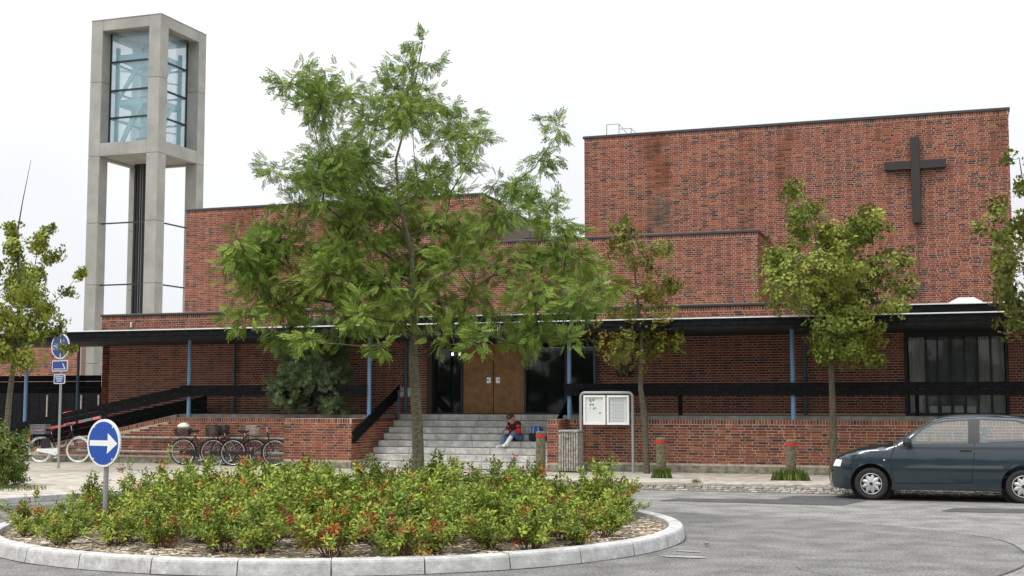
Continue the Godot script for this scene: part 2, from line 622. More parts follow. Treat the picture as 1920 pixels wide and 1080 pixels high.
func ash_leaf() -> ArrayMesh:          # a feather of eleven leaflets, one long
	var st := nst()
	var p := Vector3.ZERO
	for k in 6:
		var t := 0.16 + 0.15 * k
		p = Vector3(0, t - 0.08 * t * t, -0.22 * t * t)
		var d := Vector3(0, 1, -0.44 * t).normalized()
		var s := Vector3.RIGHT
		if k == 5:
			leaflet(st, p, d, s, 0.34, 0.11)
		else:
			for sg in [-1.0, 1.0]:
				var al: Vector3 = (d * 0.62 + s * sg * 0.8 + Vector3(0, 0, -0.16)).normalized()
				leaflet(st, p, al, (d - al * d.dot(al)).normalized() * sg, 0.36 - 0.02 * absf(k - 2), 0.105)
	tube(st, [Vector3.ZERO, Vector3(0, 0.5, -0.05), p], 0.008, 3, false)
	return st.commit()


func maple_outline(st: SurfaceTool, at: Vector3, along: Vector3, side: Vector3, size: float) -> void:
	var n := along.cross(side).normalized()
	var pts := []
	for q in [[-0.1, 0.0], [-0.28, 0.22], [-0.62, 0.10], [-0.36, 0.38], [-0.78, 0.62], [-0.30, 0.62], [0.0, 1.05], [0.30, 0.62], [0.78, 0.62], [0.36, 0.38], [0.62, 0.10], [0.28, 0.22], [0.1, 0.0]]:
		pts.append(at + (side * q[0] + along * q[1]) * size - n * size * (0.30 * q[0] * q[0] + 0.10 * q[1] * q[1]))
	var c := at + along * size * 0.34
	for k in pts.size(): face(st, c, pts[k], pts[(k + 1) % pts.size()])


func maple_sprig(seed_: int, count := 6) -> ArrayMesh:
	var r := RandomNumberGenerator.new()
	r.seed = seed_
	var st := nst()
	for k in count:
		var w := TAU * k / count * 1.6 + r.randf() * 0.8
		var out := Vector3(cos(w), r.randf_range(-0.25, 0.5), sin(w)).normalized()
		var at := Vector3(0, 0.25 * k / count, 0) + out * r.randf_range(0.1, 0.5)
		tube(st, [Vector3(0, 0.22 * k / count - 0.05, 0), at], 0.006, 3, false)
		var al := (out + Vector3(0, -r.randf_range(0.3, 0.9), 0)).normalized()
		var sd := al.cross(UP + Vector3(r.randf_range(-0.5, 0.5), 0, r.randf_range(-0.5, 0.5))).normalized()
		maple_outline(st, at, al, sd, r.randf_range(0.34, 0.52))
	return st.commit()


func shoot(seed_: int, leaves: int, long: float, wide: float, rise := 0.55) -> ArrayMesh:     # a shoot one long, set with small leaves
	var r := RandomNumberGenerator.new()
	r.seed = seed_
	var st := nst()
	for k in leaves:
		var t := 0.1 + 0.9 * k / leaves
		var w := k * 2.4 + r.randf() * 0.7
		var out := Vector3(cos(w), rise + r.randf_range(-0.35, 0.35), sin(w)).normalized()
		var sd := out.cross(UP).normalized().rotated(out, r.randf_range(-0.6, 0.6))
		leaflet(st, Vector3(0, t, 0) + out * 0.03, out, sd, long * r.randf_range(0.75, 1.2), wide * r.randf_range(0.8, 1.15), 0.18)
	tube(st, [Vector3.ZERO, Vector3(0, 0.95, 0)], 0.012, 3, false)
	return st.commit()


func aim(along: Vector3, spin: float) -> Basis:
	var y := along.normalized()
	var x := y.cross(Vector3(0.3, 0.2, 0.9)).normalized().rotated(y, spin)
	return Basis(x, y, x.cross(y))


func ball() -> Vector3:
	while true:
		var v := Vector3(rng.randf_range(-1, 1), rng.randf_range(-1, 1), rng.randf_range(-1, 1))
		if v.length_squared() <= 1.0 and v.length_squared() > 0.001: return v
	return UP


# leader: [Vector3(across, up, towards), radius]; clumps: [across, up, towards, radius, leaves]
func tree(called: String, label: String, category: String, at: Vector3, leader: Array, clumps: Array, o: Dictionary) -> Node3D:
	var th := thing(called, label, category, at, 0.0, o.get("group", ""))
	var turn := Basis(AX, UP, FW)
	var pos := []
	var par := []
	var wt := []
	for k in leader.size():
		pos.append(leader[k][0]); par.append(k - 1); wt.append(1.0)
	var order := []
	for k in clumps.size():
		var c: Array = clumps[k]
		var p := Vector3(c[0], c[1], c[2])
		var near := 1e9
		for l in leader: near = minf(near, p.distance_to(l[0]))
		order.append([near, k])
	order.sort_custom(func(x, y): return x[0] < y[0])
	var clear: float = o.get("clear", 1.0)
	for e in order:
		var c: Array = clumps[e[1]]
		var p := Vector3(c[0], c[1], c[2])
		var best := 0
		var cost := 1e9
		for k in pos.size():
			var q: Vector3 = pos[k]
			if q.y < clear: continue
			var flat := Vector2(p.x - q.x, p.z - q.z).length()
			var v := p.distance_to(q) + 1.6 * maxf(0.0, q.y - p.y + 0.45 * flat)
			if v < cost:
				cost = v; best = k
		var a: Vector3 = pos[best]
		var mid := a.lerp(p, 0.5) + Vector3(0, -0.10 * a.distance_to(p), 0) + ball() * 0.06 * a.distance_to(p)
		var last := best
		for k in range(1, 5):
			var t := k / 4.0
			pos.append(a.lerp(mid, t).lerp(mid.lerp(p, t), t) + (ball() * 0.02 if k < 4 else Vector3.ZERO))
			par.append(last)
			wt.append(1.0 if k == 4 else 0.0)
			last = pos.size() - 1
	for k in range(pos.size() - 1, 0, -1): wt[par[k]] += wt[k]
	var st := nst()
	var trunk_n := leader.size()
	var tp := []
	var tr := []
	for k in trunk_n:
		tp.append(turn * leader[k][0]); tr.append(leader[k][1])
	tube(st, tp, tr, 10)
	part(th, "trunk", st, o.bark)
	st = nst()
	var twig: float = o.get("twig", 0.006)
	for k in range(trunk_n, pos.size()):
		var r1: float = twig * pow(wt[k], 0.5)
		var r0: float = twig * pow(wt[par[k]], 0.5) if par[k] >= trunk_n else r1 * 1.25
		tube(st, [turn * pos[par[k]], turn * pos[k]], [minf(r0, r1 * 1.5), r1], 5, false)
	var xfs := []
	var cols := []
	var size: float = o.size
	var colours: Array = o.colours
	for c in clumps:
		var ctr := Vector3(c[0], c[1], c[2])
		var rad: float = c[3]
		var cc: Color = colours[rng.randi() % colours.size()]
		var arms := []
		for k in maxi(3, int(c[4] / 6)):
			var v: Vector3 = ball().normalized() * rad * rng.randf_range(0.6, 1.15) * o.get("reach", 1.0)
			v.y *= o.get("squash", 0.8)
			arms.append(v)
			tube(st, [turn * ctr, turn * (ctr + v * 0.5 + Vector3(0, -0.02, 0)), turn * (ctr + v)], [twig * 0.8, twig * 0.5, twig * 0.3], 3, false)
		for k in int(c[4]):
			var v: Vector3 = arms[rng.randi() % arms.size()]
			var p: Vector3 = ctr + v * rng.randf_range(0.15, 1.1) + ball() * rad * o.get("loose", 0.3)
			var out := (v.normalized() + ball() * 0.8 + Vector3(0, o.get("droop", -0.25), 0)).normalized()
			var s := size * rng.randf_range(0.75, 1.2)
			xfs.append(Transform3D((turn * aim(out, rng.randf() * TAU)).scaled(Vector3.ONE * s), turn * p))
			var d: Color = cc.lerp(colours[rng.randi() % colours.size()], 0.55) * rng.randf_range(0.8, 1.2)
			d.a = 1.0
			cols.append(d)
	part(th, "branches", st, o.get("branch_bark", o.bark))
	scatter(th, "crown", o.leaf, xfs, cols, o.get("leafmat", M.leaf))
	return th


# ------------------------------------------------------------ light and ground
func build_camera_and_light() -> void:
	var cam := Camera3D.new()
	cam.name = "camera"
	cam.fov = rad_to_deg(2.0 * atan(540.0 / 2480.0))
	cam.far = 400.0
	cam.near = 0.1
	add_child(cam)
	var pitch := atan(215.0 / 2480.0)
	var f := Vector3(-sin(YAW) * cos(pitch), sin(pitch), -cos(YAW) * cos(pitch))
	cam.look_at_from_position(CAM, CAM + f, UP)
	cam.current = true
	# an overcast sky, brighter towards the zenith, with faint banks of cloud
	var w := 512
	var h := 256
	var n := FastNoiseLite.new()
	n.seed = 5
	n.frequency = 0.9
	n.fractal_octaves = 4
	var im := Image.create(w, h, false, Image.FORMAT_RGBF)
	for y in h:
		var el := (0.5 - (y + 0.5) / h) * PI
		for x in w:
			var az := TAU * (x + 0.5) / w
			var d := Vector3(cos(az) * cos(el), sin(el), sin(az) * cos(el))
			var k := n.get_noise_3d(d.x * 2.0, d.y * 5.0, d.z * 2.0)
			var s := maxf(sin(el), 0.0)
			var l := (0.70 + 1.25 * s * s + 0.1 * s) * (1.0 + 0.17 * k)
			var t := clampf(0.5 - k, 0.0, 1.0) * 0.06
			if el < 0.0: im.set_pixel(x, y, Color(0.25, 0.24, 0.23))
			else: im.set_pixel(x, y, Color(l * (0.985 - t * 0.5), l * (0.995 - t * 0.2), l * (1.01 + t * 0.3)))
	var sky := PanoramaSkyMaterial.new()
	sky.panorama = ImageTexture.create_from_image(im)
	var env := Environment.new()
	env.background_mode = Environment.BG_SKY
	env.sky = Sky.new()
	env.sky.sky_material = sky
	env.tonemap_mode = Environment.TONE_MAPPER_LINEAR
	env.tonemap_exposure = 1.36
	env.sdfgi_enabled = true
	env.ssao_enabled = true
	env.ssil_enabled = true
	var we := WorldEnvironment.new()
	we.name = "world_environment"
	we.environment = env
	add_child(we)
	var sun := DirectionalLight3D.new()
	sun.name = "sun"
	sun.light_energy = 0.5
	sun.light_angular_distance = 14.0
	sun.light_color = Color(1.0, 0.97, 0.92)
	sun.shadow_enabled = true
	add_child(sun)
	sun.look_at_from_position(Vector3(-9, 26, 12), Vector3.ZERO, UP)


func flat_sheet(poly: PackedVector2Array, y: float) -> SurfaceTool:      # polygon in (x, z)
	var st := nst()
	var id := Geometry2D.triangulate_polygon(poly)
	for k in range(0, id.size(), 3):
		var p := []
		for m in 3: p.append(Vector3(poly[id[k + m]].x, y, poly[id[k + m]].y))
		tri(st, p[0], p[1], p[2], UP, UP, UP)
	return st


const ISL := Vector3(-7.89, 0, -15.8)
const ISL_R := 4.41


func build_ground() -> void:
	var st := nst()
	quad(st, Vector3(-260, 0, -300), Vector3(260, 0, -300), Vector3(260, 0, 120), Vector3(-260, 0, 120))
	structure("road", st, M.asphalt)
	# the darker asphalt laid round the island, with its edge seam
	var ring := PackedVector2Array()
	var seam := [[-22, -17.0], [-16, -19.6], [-11, -20.4], [-4.7, -20.3], [-3.36, -20.2], [-2.69, -19.96], [-1.73, -19.47], [-0.98, -18.97], [0.1, -17.85], [0.42, -16.4], [0.39, -15.0], [-0.3, -12.5], [-1.2, -8], [-1.0, 6], [-22, 6]]
	var curve := []
	for k in seam.size() - 1:
		var p := []
		for q in [-1, 0, 1, 2]:
			var e: Array = seam[clampi(k + q, 0, seam.size() - 1)]
			p.append(Vector2(e[0], e[1]))
		var cnt := 8 if k < 12 else 1
		for q in cnt: curve.append(p[1].cubic_interpolate(p[2], p[0], p[3], q / float(cnt)))
	for p in curve: ring.append(p)
	ring.append(Vector2(-22, 6))
	structure("road", flat_sheet(ring, 0.004), M.asphalt_ring)
	st = nst()
	for k in range(16, 94):
		var p0 := Vector3(curve[k].x, 0.0085, curve[k].y)
		var p1 := Vector3(curve[k + 1].x, 0.0085, curve[k + 1].y)
		var s0 := (p1 - p0).cross(UP).normalized() * (0.007 + 0.009 * absf(sin(k * 5.1)))
		var s1 := (p1 - p0).cross(UP).normalized() * (0.007 + 0.009 * absf(sin((k + 1) * 5.1)))
		quad(st, p0 - s0, p0 + s0, p1 + s1, p1 - s1)
	structure("road", st, M.seam)
	for poly in [[[-5.3, -22.75], [-5.1, -23.4], [-3.42, -23.7], [-3.24, -24.75], [-1.3, -25.1], [1.2, -25.2], [1.2, -24.45], [-1.9, -24.1], [-2.18, -22.7]], [[-0.62, -22.1], [-0.43, -22.75], [2.5, -23.2], [2.5, -22.1], [-0.53, -21.95]], [[-12.8, -18.4], [-13.6, -17.4], [-19, -15.2], [-19, -16.6], [-14, -18.6]]]:
		var pg := PackedVector2Array()
		for p in poly: pg.append(Vector2(p[0], p[1]))
		structure("road", flat_sheet(pg, 0.006), M.asphalt_patch)
	# scraps of worn white paint beside the island
	var paint := mat(lin(0.42, 0.41, 0.38), 0.9, M.kerb.albedo_texture, 1.4)
	for s in [[1308, -3.12, -14.55, 0.24, 0.10], [0, -3.18, -15.1, 0.16, 0.06]]:
		var pg := PackedVector2Array()
		for k in 14:
			var a := TAU * k / 14
			var j := 0.75 + 0.35 * absf(sin(k * 3.7 + s[0]))
			pg.append(Vector2(s[1] + cos(a) * s[3] * j, s[2] + sin(a) * s[4] * j))
		structure("road_marking", flat_sheet(pg, 0.0125), paint)
	# pavement in front of the church
	var edge := [[40, -26.05], [-9.5, -26.05], [-12.0, -25.4], [-13.6, -23.6], [-14.55, -21.5], [-15.2, -19.6], [-15.55, -18.2], [-17.5, -14.5], [-30, -8], [-90, -8], [-90, -110], [40, -110]]
	var pl := PackedVector2Array()
	for p in edge: pl.append(Vector2(p[0], p[1]))
	st = flat_sheet(pl, 0.1)
	for k in 9:
		quad(st, Vector3(edge[k][0], 0, edge[k][1]), Vector3(edge[k + 1][0], 0, edge[k + 1][1]), Vector3(edge[k + 1][0], 0.1, edge[k + 1][1]), Vector3(edge[k][0], 0.1, edge[k][1]))
	var pavement := structure("pavement", st, M.plaza)
	# kerb stones round the left-hand corner
	for k in range(1, 9):
		var a := Vector3(edge[k][0], 0.055, edge[k][1])
		var b := Vector3(edge[k + 1][0], 0.055, edge[k + 1][1])
		var cnt := maxi(1, int(a.distance_to(b) / 0.95))
		if k > 7: cnt = 8
		for q in cnt:
			st = nst()
			bar(st, a.lerp(b, (q + 0.006) / cnt), a.lerp(b, (q + 0.994) / cnt), 0.14, 0.115, Vector3.ZERO, 0.012)
			part(pavement, "kerb_stone", st, M.kerb)
	# setts along the road, three rows
	var setts := [brick_box(0.0), brick_box(0.4)]
	var n := 0
	var xfs := []
	var cols := []
	for row in 3:
		var x := -9.6
		while x < 6.0:
			var w := rng.randf_range(0.10, 0.15)
			var z := -25.52 - row * 0.165 + rng.randf_range(-0.012, 0.012)
			var y := 0.012 + row * 0.026 + rng.randf_range(-0.004, 0.006)
			var xf := Transform3D(Basis(UP, rng.randf_range(-0.07, 0.07)).scaled(Vector3.ONE) * Basis.from_scale(Vector3(w, 0.09, 0.15)), Vector3(x + w * 0.5, y - 0.03, z))
			var sx := (x * AX.x + z * AX.z) / -(x * FW.x + z * FW.z)
			if n < 300 and absf(sx) < 0.40:
				var o := MeshInstance3D.new()
				o.name = "sett"
				o.mesh = setts[rng.randi() % 2]
				o.material_override = M.sett[rng.randi() % 4]
				pavement.add_child(o, true)
				o.transform = xf
				n += 1
			else:
				xfs.append(xf); cols.append(Color(0.3, 0.28, 0.25))
			x += w + rng.randf_range(0.012, 0.022)
	if xfs.size(): scatter(pavement, "setts", setts[0], xfs, cols, M.chip)
	st = nst()
	quad(st, Vector3(-9.7, 0.005, -25.42), Vector3(6, 0.005, -25.42), Vector3(6, 0.06, -26.04), Vector3(-9.7, 0.06, -26.04))
	part(pavement, "sett_bed", st, M.soil)
	# flagstones behind the setts
	for row in 2:
		var x := -14.0 + row * 0.4
		while x < 5.0:
			var w := 0.795
			if x > -9.8 or row == 1:
				st = nst()
				box(st, Vector3(x + w * 0.5, 0.106 + rng.randf_range(-0.003, 0.004), -26.42 - row * 0.64), Vector3(w - 0.008, 0.03, 0.625), Basis(UP, rng.randf_range(-0.004, 0.004)), 0.005)
				part(pavement, "flagstone", st, M.paving[rng.randi() % 3])
			x += w + 0.005
	# island
	st = nst()
	for k in 64:
		for r in 6:
			var q := []
			for e in [[0, 0], [1, 0], [1, 1], [0, 1]]:
				var a: float = TAU * (k + e[0]) / 64
				var rad: float = (ISL_R - 0.1) * (r + e[1]) / 6.0
				q.append(ISL + Vector3(cos(a) * rad, 0.155 - 0.07 * pow(rad / 4.3, 2) + 0.012 * sin(a * 7 + rad * 5), sin(a) * rad))
			quad(st, q[0], q[1], q[2], q[3])
	structure("island_ground", st, M.soil)
	# grit gathered at the kerb's foot
	st = nst()
	for k in 240:
		var q := []
		for e in [[0, 0], [1, 0], [1, 1], [0, 1]]:
			var a: float = TAU * (k + e[0]) / 240.0
			var w: float = 0.012 + 0.05 * maxf(0.0, runs.get_noise_2d(cos(a) * 60.0, sin(a) * 60.0) + 0.1)
			q.append(ISL + Vector3(cos(a), 0, sin(a)) * (ISL_R - 0.02 + e[1] * (0.03 + w)) + UP * 0.0095)
		quad(st, q[0], q[1], q[2], q[3])
	structure("road", st, M.seam)
	# cracks in the asphalt
	for c in [[-1.9, -14.2, 0.35, 0.5, 26], [0.6, -20.9, -0.9, 0.12, 22]]:
		st = nst()
		var p := Vector3(c[0], 0.0105, c[1])
		var d := Vector3(c[2], 0, c[3]).normalized()
		for k in int(c[4]):
			d = d.rotated(UP, rng.randf_range(-0.35, 0.35)).lerp(Vector3(c[2], 0, c[3]).normalized(), 0.25).normalized()
			var p1 := p + d * 0.09
			var s := d.cross(UP) * rng.randf_range(0.002, 0.006)
			quad(st, p - s, p + s, p1 + s, p1 - s)
			p = p1
		structure("road", st, M.seam)
	var kerb := Node3D.new()
	kerb.name = "island_kerb"
	add_child(kerb)
	kerb.position = ISL
	kerb.set_meta("kind", "structure")
	var cnt := 30
	for k in cnt:
		st = nst()
		var a0 := deg_to_rad(5.1 + 12.0 * k) + 0.0012
		var a1 := deg_to_rad(5.1 + 12.0 * (k + 1)) - 0.0016 - 0.0012 * rng.randf()
		var prof := [Vector2(ISL_R - 0.19, -0.05), Vector2(ISL_R - 0.19, 0.155), Vector2(ISL_R - 0.18, 0.163), Vector2(ISL_R - 0.035, 0.163), Vector2(ISL_R - 0.018, 0.152), Vector2(ISL_R - 0.008, 0.13), Vector2(ISL_R + 0.02, -0.05)]
		var lift := rng.randf_range(-0.004, 0.004)
		var segs := 5
		for s in segs:
			for j in prof.size() - 1:
				var q := []
				for e in [[0, 0], [1, 0], [1, 1], [0, 1]]:
					var a: float = lerpf(a0, a1, (s + e[0]) / float(segs))
					var p: Vector2 = prof[j + e[1]]
					q.append(Vector3(cos(a) * p.x, p.y + lift, sin(a) * p.x))
				quad(st, q[3], q[2], q[1], q[0])
		for a in [a0, a1]:
			var c := Vector3(cos(a) * (ISL_R - 0.1), 0.05, sin(a) * (ISL_R - 0.1))
			for j in prof.size() - 1:
				face(st, c, Vector3(cos(a) * prof[j].x, prof[j].y + lift, sin(a) * prof[j].x), Vector3(cos(a) * prof[j + 1].x, prof[j + 1].y + lift, sin(a) * prof[j + 1].x))
		part(kerb, "kerb_stone", st, M.kerb)


func brick_box(sq: float) -> ArrayMesh:      # a unit block with a domed, chipped top
	var st := nst()
	box(st, Vector3(0.03 * sq, 0, 0), Vector3.ONE, Basis.IDENTITY, 0.12 + 0.05 * sq)
	return st.commit()


# ------------------------------------------------------------ the church
const ZW := -30.14      # face of the terrace walls
const ZB := -32.6       # face of the wall under the canopy
const FLOOR := 1.40


var runs := FastNoiseLite.new()


func main_stain(u: float, v: float) -> Color:
	# brown run-off below two spots of the coping, and a grey-green patch under the first
	var c := Color(1, 1, 1, 1)
	var q := runs.get_noise_2d(u * 9.0, v * 0.7) + 0.5 * runs.get_noise_2d(u * 30.0, v * 2.0 + 50.0)
	c = c.lerp(Color(0.88, 0.84, 0.78, 0.75), smoothstep(0.12, 0.5, q) * smoothstep(1.2, 5.6, v + 2.0 * q))
	var x := u - 12.05
	var y := 4.0 + v
	for s in [[-9.55, 0.42, 8.2, 1.0], [-5.55, 0.26, 7.6, 0.85], [-4.0, 0.2, 9.2, 0.5], [0.75, 0.3, 8.4, 0.6], [-2.7, 0.3, 9.4, 0.5]]:
		var wob := 0.12 * sin(y * 3.1 + s[0] * 7.0) + 0.06 * sin(y * 11.0)
		var k := clampf(1.0 - absf(x - s[0] + wob) / s[1], 0.0, 1.0)
		var t := clampf((y - s[2]) / 0.7, 0.0, 1.0)
		k = smoothstep(0.0, 0.6, k) * smoothstep(0.0, 1.0, t) * s[3]
		c = c.lerp(Color(0.82, 0.78, 0.62, 0.52), k)
	var g := clampf(1.0 - absf(x + 9.55) / 0.45, 0.0, 1.0) * clampf(1.0 - absf(y - 7.75) / 0.8, 0.0, 1.0)
	c = c.lerp(Color(0.62, 1.0, 1.05, 0.55), smoothstep(0.0, 0.5, g))
	return c


func left_stain(u: float, v: float) -> Color:
	var c := Color(1, 1, 1, 1)
	for s in [[2.2, 0.8, 3.3], [5.4, 0.5, 3.6]]:
		var k := clampf(1.0 - absf(u - s[0] + 0.15 * sin(v * 4.0)) / s[1], 0.0, 1.0) * clampf((v - 1.6) / 1.5, 0.0, 1.0)
		c = c.lerp(Color(0.9, 0.9, 0.8, 0.6), smoothstep(0.0, 0.7, k))
	return c


func coping(th: Node3D, lo: Vector3, hi: Vector3) -> void:
	var st := nst()
	span(st, lo, hi, 0.012)
	part(th, "coping", st, M.flashing)


func build_church() -> void:
	var th := thing("church", "low red brick church of stepped flat blocks behind a black canopy", "church")
	var list := []
	var st: SurfaceTool
	# tall block with the cross
	brick_wall(th, list, Vector3(-12.05, 4.0, -41.4), Vector3.RIGHT, 13.1, 6.36, {"soldier": true, "stain": main_stain, "thick": 0.3})
	coping(th, Vector3(-12.1, 10.36, -41.75), Vector3(1.1, 10.45, -41.36))
	st = nst()
	span(st, Vector3(-12.04, 0, -52), Vector3(1.04, 10.34, -41.72))
	part(th, "block", st, M.mortar_dark)
	st = nst()
	span(st, Vector3(-12.08, 10.341, -52), Vector3(1.08, 10.40, -41.76))
	part(th, "roof", st, M.roof)
	# low block before it, with its short flank
	brick_wall(th, list, Vector3(-14.76, 4.0, -39.0), Vector3.RIGHT, 8.71, 2.72, {"soldier": true})
	brick_wall(th, list, Vector3(-6.046, 4.0, -38.998), Vector3(0, 0, -1), 2.4, 2.72, {"soldier": true, "thick": 0.2})
	coping(th, Vector3(-14.7, 6.72, -39.3), Vector3(-6.01, 6.80, -38.96))
	coping(th, Vector3(-6.3, 6.722, -41.38), Vector3(-6.012, 6.798, -39.302))
	st = nst()
	span(st, Vector3(-14.7, 6.3, -41.3), Vector3(-6.3, 6.62, -39.3))
	part(th, "roof", st, M.roof)
	st = nst()
	prism(st, PackedVector2Array([Vector2(-15.3, 6.5), Vector2(-12.2, 6.5), Vector2(-13.2, 7.25), Vector2(-14.3, 7.25)]), -2.0, Transform3D(Basis.IDENTITY, Vector3(0, 0, -42.0)))
	part(th, "roof", st, M.roof)
	# left block
	brick_wall(th, list, Vector3(-25.65, 4.0, -39.0), Vector3.RIGHT, 10.89, 4.28, {"soldier": true, "stain": left_stain})
	brick_wall(th, list, Vector3(-14.756, 6.5, -38.998), Vector3(0, 0, -1), 1.9, 1.78, {"soldier": true, "thick": 0.2})
	coping(th, Vector3(-25.69, 8.28, -39.3), Vector3(-14.72, 8.36, -38.96))
	coping(th, Vector3(-15.0, 8.282, -40.9), Vector3(-14.722, 8.358, -39.302))
	st = nst()
	span(st, Vector3(-25.6, 0, -47), Vector3(-15.0, 8.25, -39.26))
	part(th, "block", st, M.mortar_dark)
	# parapets over the canopy
	brick_wall(th, list, Vector3(-24.25, 3.45, ZB), Vector3.RIGHT, 9.85, 0.76, {"soldier": true, "gain": 0.95})
	coping(th, Vector3(-24.3, 4.21, ZB - 0.28), Vector3(-14.4, 4.28, ZB + 0.04))
	brick_wall(th, list, Vector3(-9.2, 3.45, ZB), Vector3.RIGHT, 7.4, 0.63, {"soldier": true, "gain": 0.95})
	coping(th, Vector3(-9.2, 4.08, ZB - 0.28), Vector3(-1.8, 4.15, ZB + 0.04))
	st = nst()
	span(st, Vector3(-24.2, 3.40, -39.0), Vector3(8, 3.66, ZB - 0.25))
	part(th, "roof", st, M.roof)
	# raised black fascias over the entrance and over the big window
	for s in [[-14.39, -9.21, 4.0], [-1.79, 8.0, 4.02]]:
		st = nst()
		span(st, Vector3(s[0], 3.67, ZB - 0.3), Vector3(s[1], s[2] - 0.03, ZB + 0.10), 0.006)
		part(th, "fascia", st, M.timber)
		st = nst()
		span(st, Vector3(s[0] + 0.002, s[2] - 0.029, ZB - 0.3), Vector3(s[1] - 0.002, s[2], ZB + 0.12), 0.004)
		part(th, "edging", st, M.edging)
	st = nst()      # dome light on the roof
	prism(st, PackedVector2Array([Vector2(-0.66, 4.02), Vector2(0.18, 4.02), Vector2(-0.05, 4.16), Vector2(-0.40, 4.16)]), -0.8, Transform3D(Basis.IDENTITY, Vector3(0, 0, ZB - 0.1)))
	part(th, "rooflight", st, M.white)
	# canopy
	st = nst()
	span(st, Vector3(-31, 3.345, ZB - 0.15), Vector3(9, 3.56, ZW + 0.86))
	part(th, "canopy", st, M.soffit)
	for y in [[3.32, 3.408], [3.414, 3.502], [3.508, 3.564]]:
		st = nst()
		span(st, Vector3(-31, y[0], ZW + 0.863), Vector3(9, y[1], ZW + 0.90), 0.005)
		part(th, "fascia_board", st, M.timber)
	st = nst()
	span(st, Vector3(-31, 3.568, ZW + 0.6), Vector3(9, 3.594, ZW + 0.925), 0.004)
	part(th, "edging", st, M.edging)
	for k in 7:
		var x := -24.95 + 5.25 * k
		var foot := 1.318 if x > -20 else 0.1
		st = nst()
		tube(st, [Vector3(x, foot, ZW - 0.1), Vector3(x, 3.345, ZW - 0.1)], 0.052, 12)
		part(th, "post", st, M.post)
		if x < -20 or absf(x + 11.8) > 2.5:
			st = nst()
			tube(st, [Vector3(x, FLOOR if x > -20 else 0.1, ZB + 0.12), Vector3(x, 3.345, ZB + 0.12)], 0.045, 10)
			part(th, "post", st, M.post_dull)
	# wall under the canopy
	brick_wall(th, list, Vector3(-24.2, 0.1, ZB), Vector3.RIGHT, 10.3, 3.25, {"from": 0.75})
	brick_wall(th, list, Vector3(-9.25, FLOOR, ZB), Vector3.RIGHT, 7.60, 1.945)
	brick_wall(th, list, Vector3(0.66, FLOOR, ZB), Vector3.RIGHT, 6.3, 1.945)
	brick_wall(th, list, Vector3(-24.2, 0.1, ZB - 6), Vector3(0, 0, 1), 6.0, 3.25)
	build_window(th)
	build_entrance(th)
	# church name in thin letters on the fascia
	var fnt := SystemFont.new()
	fnt.font_names = PackedStringArray(["Droid Sans"])
	var letters := "SKIRKE"
	for k in letters.length():
		var tm := TextMesh.new()
		tm.text = letters[k]
		tm.font = fnt
		tm.font_size = 32
		tm.pixel_size = 0.0062
		tm.depth = 0.015
		var o := MeshInstance3D.new()
		o.name = "letter"
		o.mesh = tm
		o.material_override = M.ink_soft
		th.add_child(o, true)
		o.position = Vector3(-11.42 + k * 0.20, 3.43, ZW + 0.912)
	# dark box lamp on the wall
	st = nst()
	box(st, Vector3(-8.45, 2.52, ZB + 0.12), Vector3(0.34, 0.28, 0.2), Basis.IDENTITY, 0.02)
	part(th, "wall_lamp", st, M.black)
	st = nst()
	box(st, Vector3(-23.2, 3.95, ZB + 0.05), Vector3(0.05, 0.16, 0.07), Basis.IDENTITY, 0.012)
	part(th, "roof_spout", st, M.alu)
	finish_bricks(th, list)
	# cross
	var cr := thing("wall_cross", "tall dark cross fixed high on the red brick gable wall", "cross", Vector3(-1.62, 7.08, -41.38))
	st = nst()
	span(st, Vector3(-0.13, 0, 0.02), Vector3(0.13, 2.62, 0.20), 0.008)
	part(cr, "upright", st, M.cross)
	for s in [[-0.90, -0.132], [0.132, 0.88]]:
		st = nst()
		span(st, Vector3(s[0], 1.64, 0.025), Vector3(s[1], 1.90, 0.195), 0.008)
		part(cr, "arm", st, M.cross)
	st = nst()
	tube(st, [Vector3(0.0, -3.0, 0.02), Vector3(0.0, 0.0, 0.02)], 0.022, 6)
	part(cr, "conduit", st, M.wood_grey)
	# roof guard rail
	var gr := thing("roof_guard_rail", "thin steel guard rail of a ladder on the tall block's roof edge", "railing", Vector3(-11.0, 10.4, -41.9))
	for s in [[-0.42, 0.0, 0.5], [-0.12, -0.45, 0.42]]:
		st = nst()
		tube(st, [Vector3(s[0], 0, s[1]), Vector3(s[0], s[2], s[1]), Vector3(s[0] + 0.42, s[2], s[1]), Vector3(s[0] + 0.82, 0.0, s[1])], 0.016, 6)
		tube(st, [Vector3(s[0] + 0.42, 0, s[1]), Vector3(s[0] + 0.42, s[2], s[1])], 0.014, 6)
		part(gr, "rail", st, M.steel)


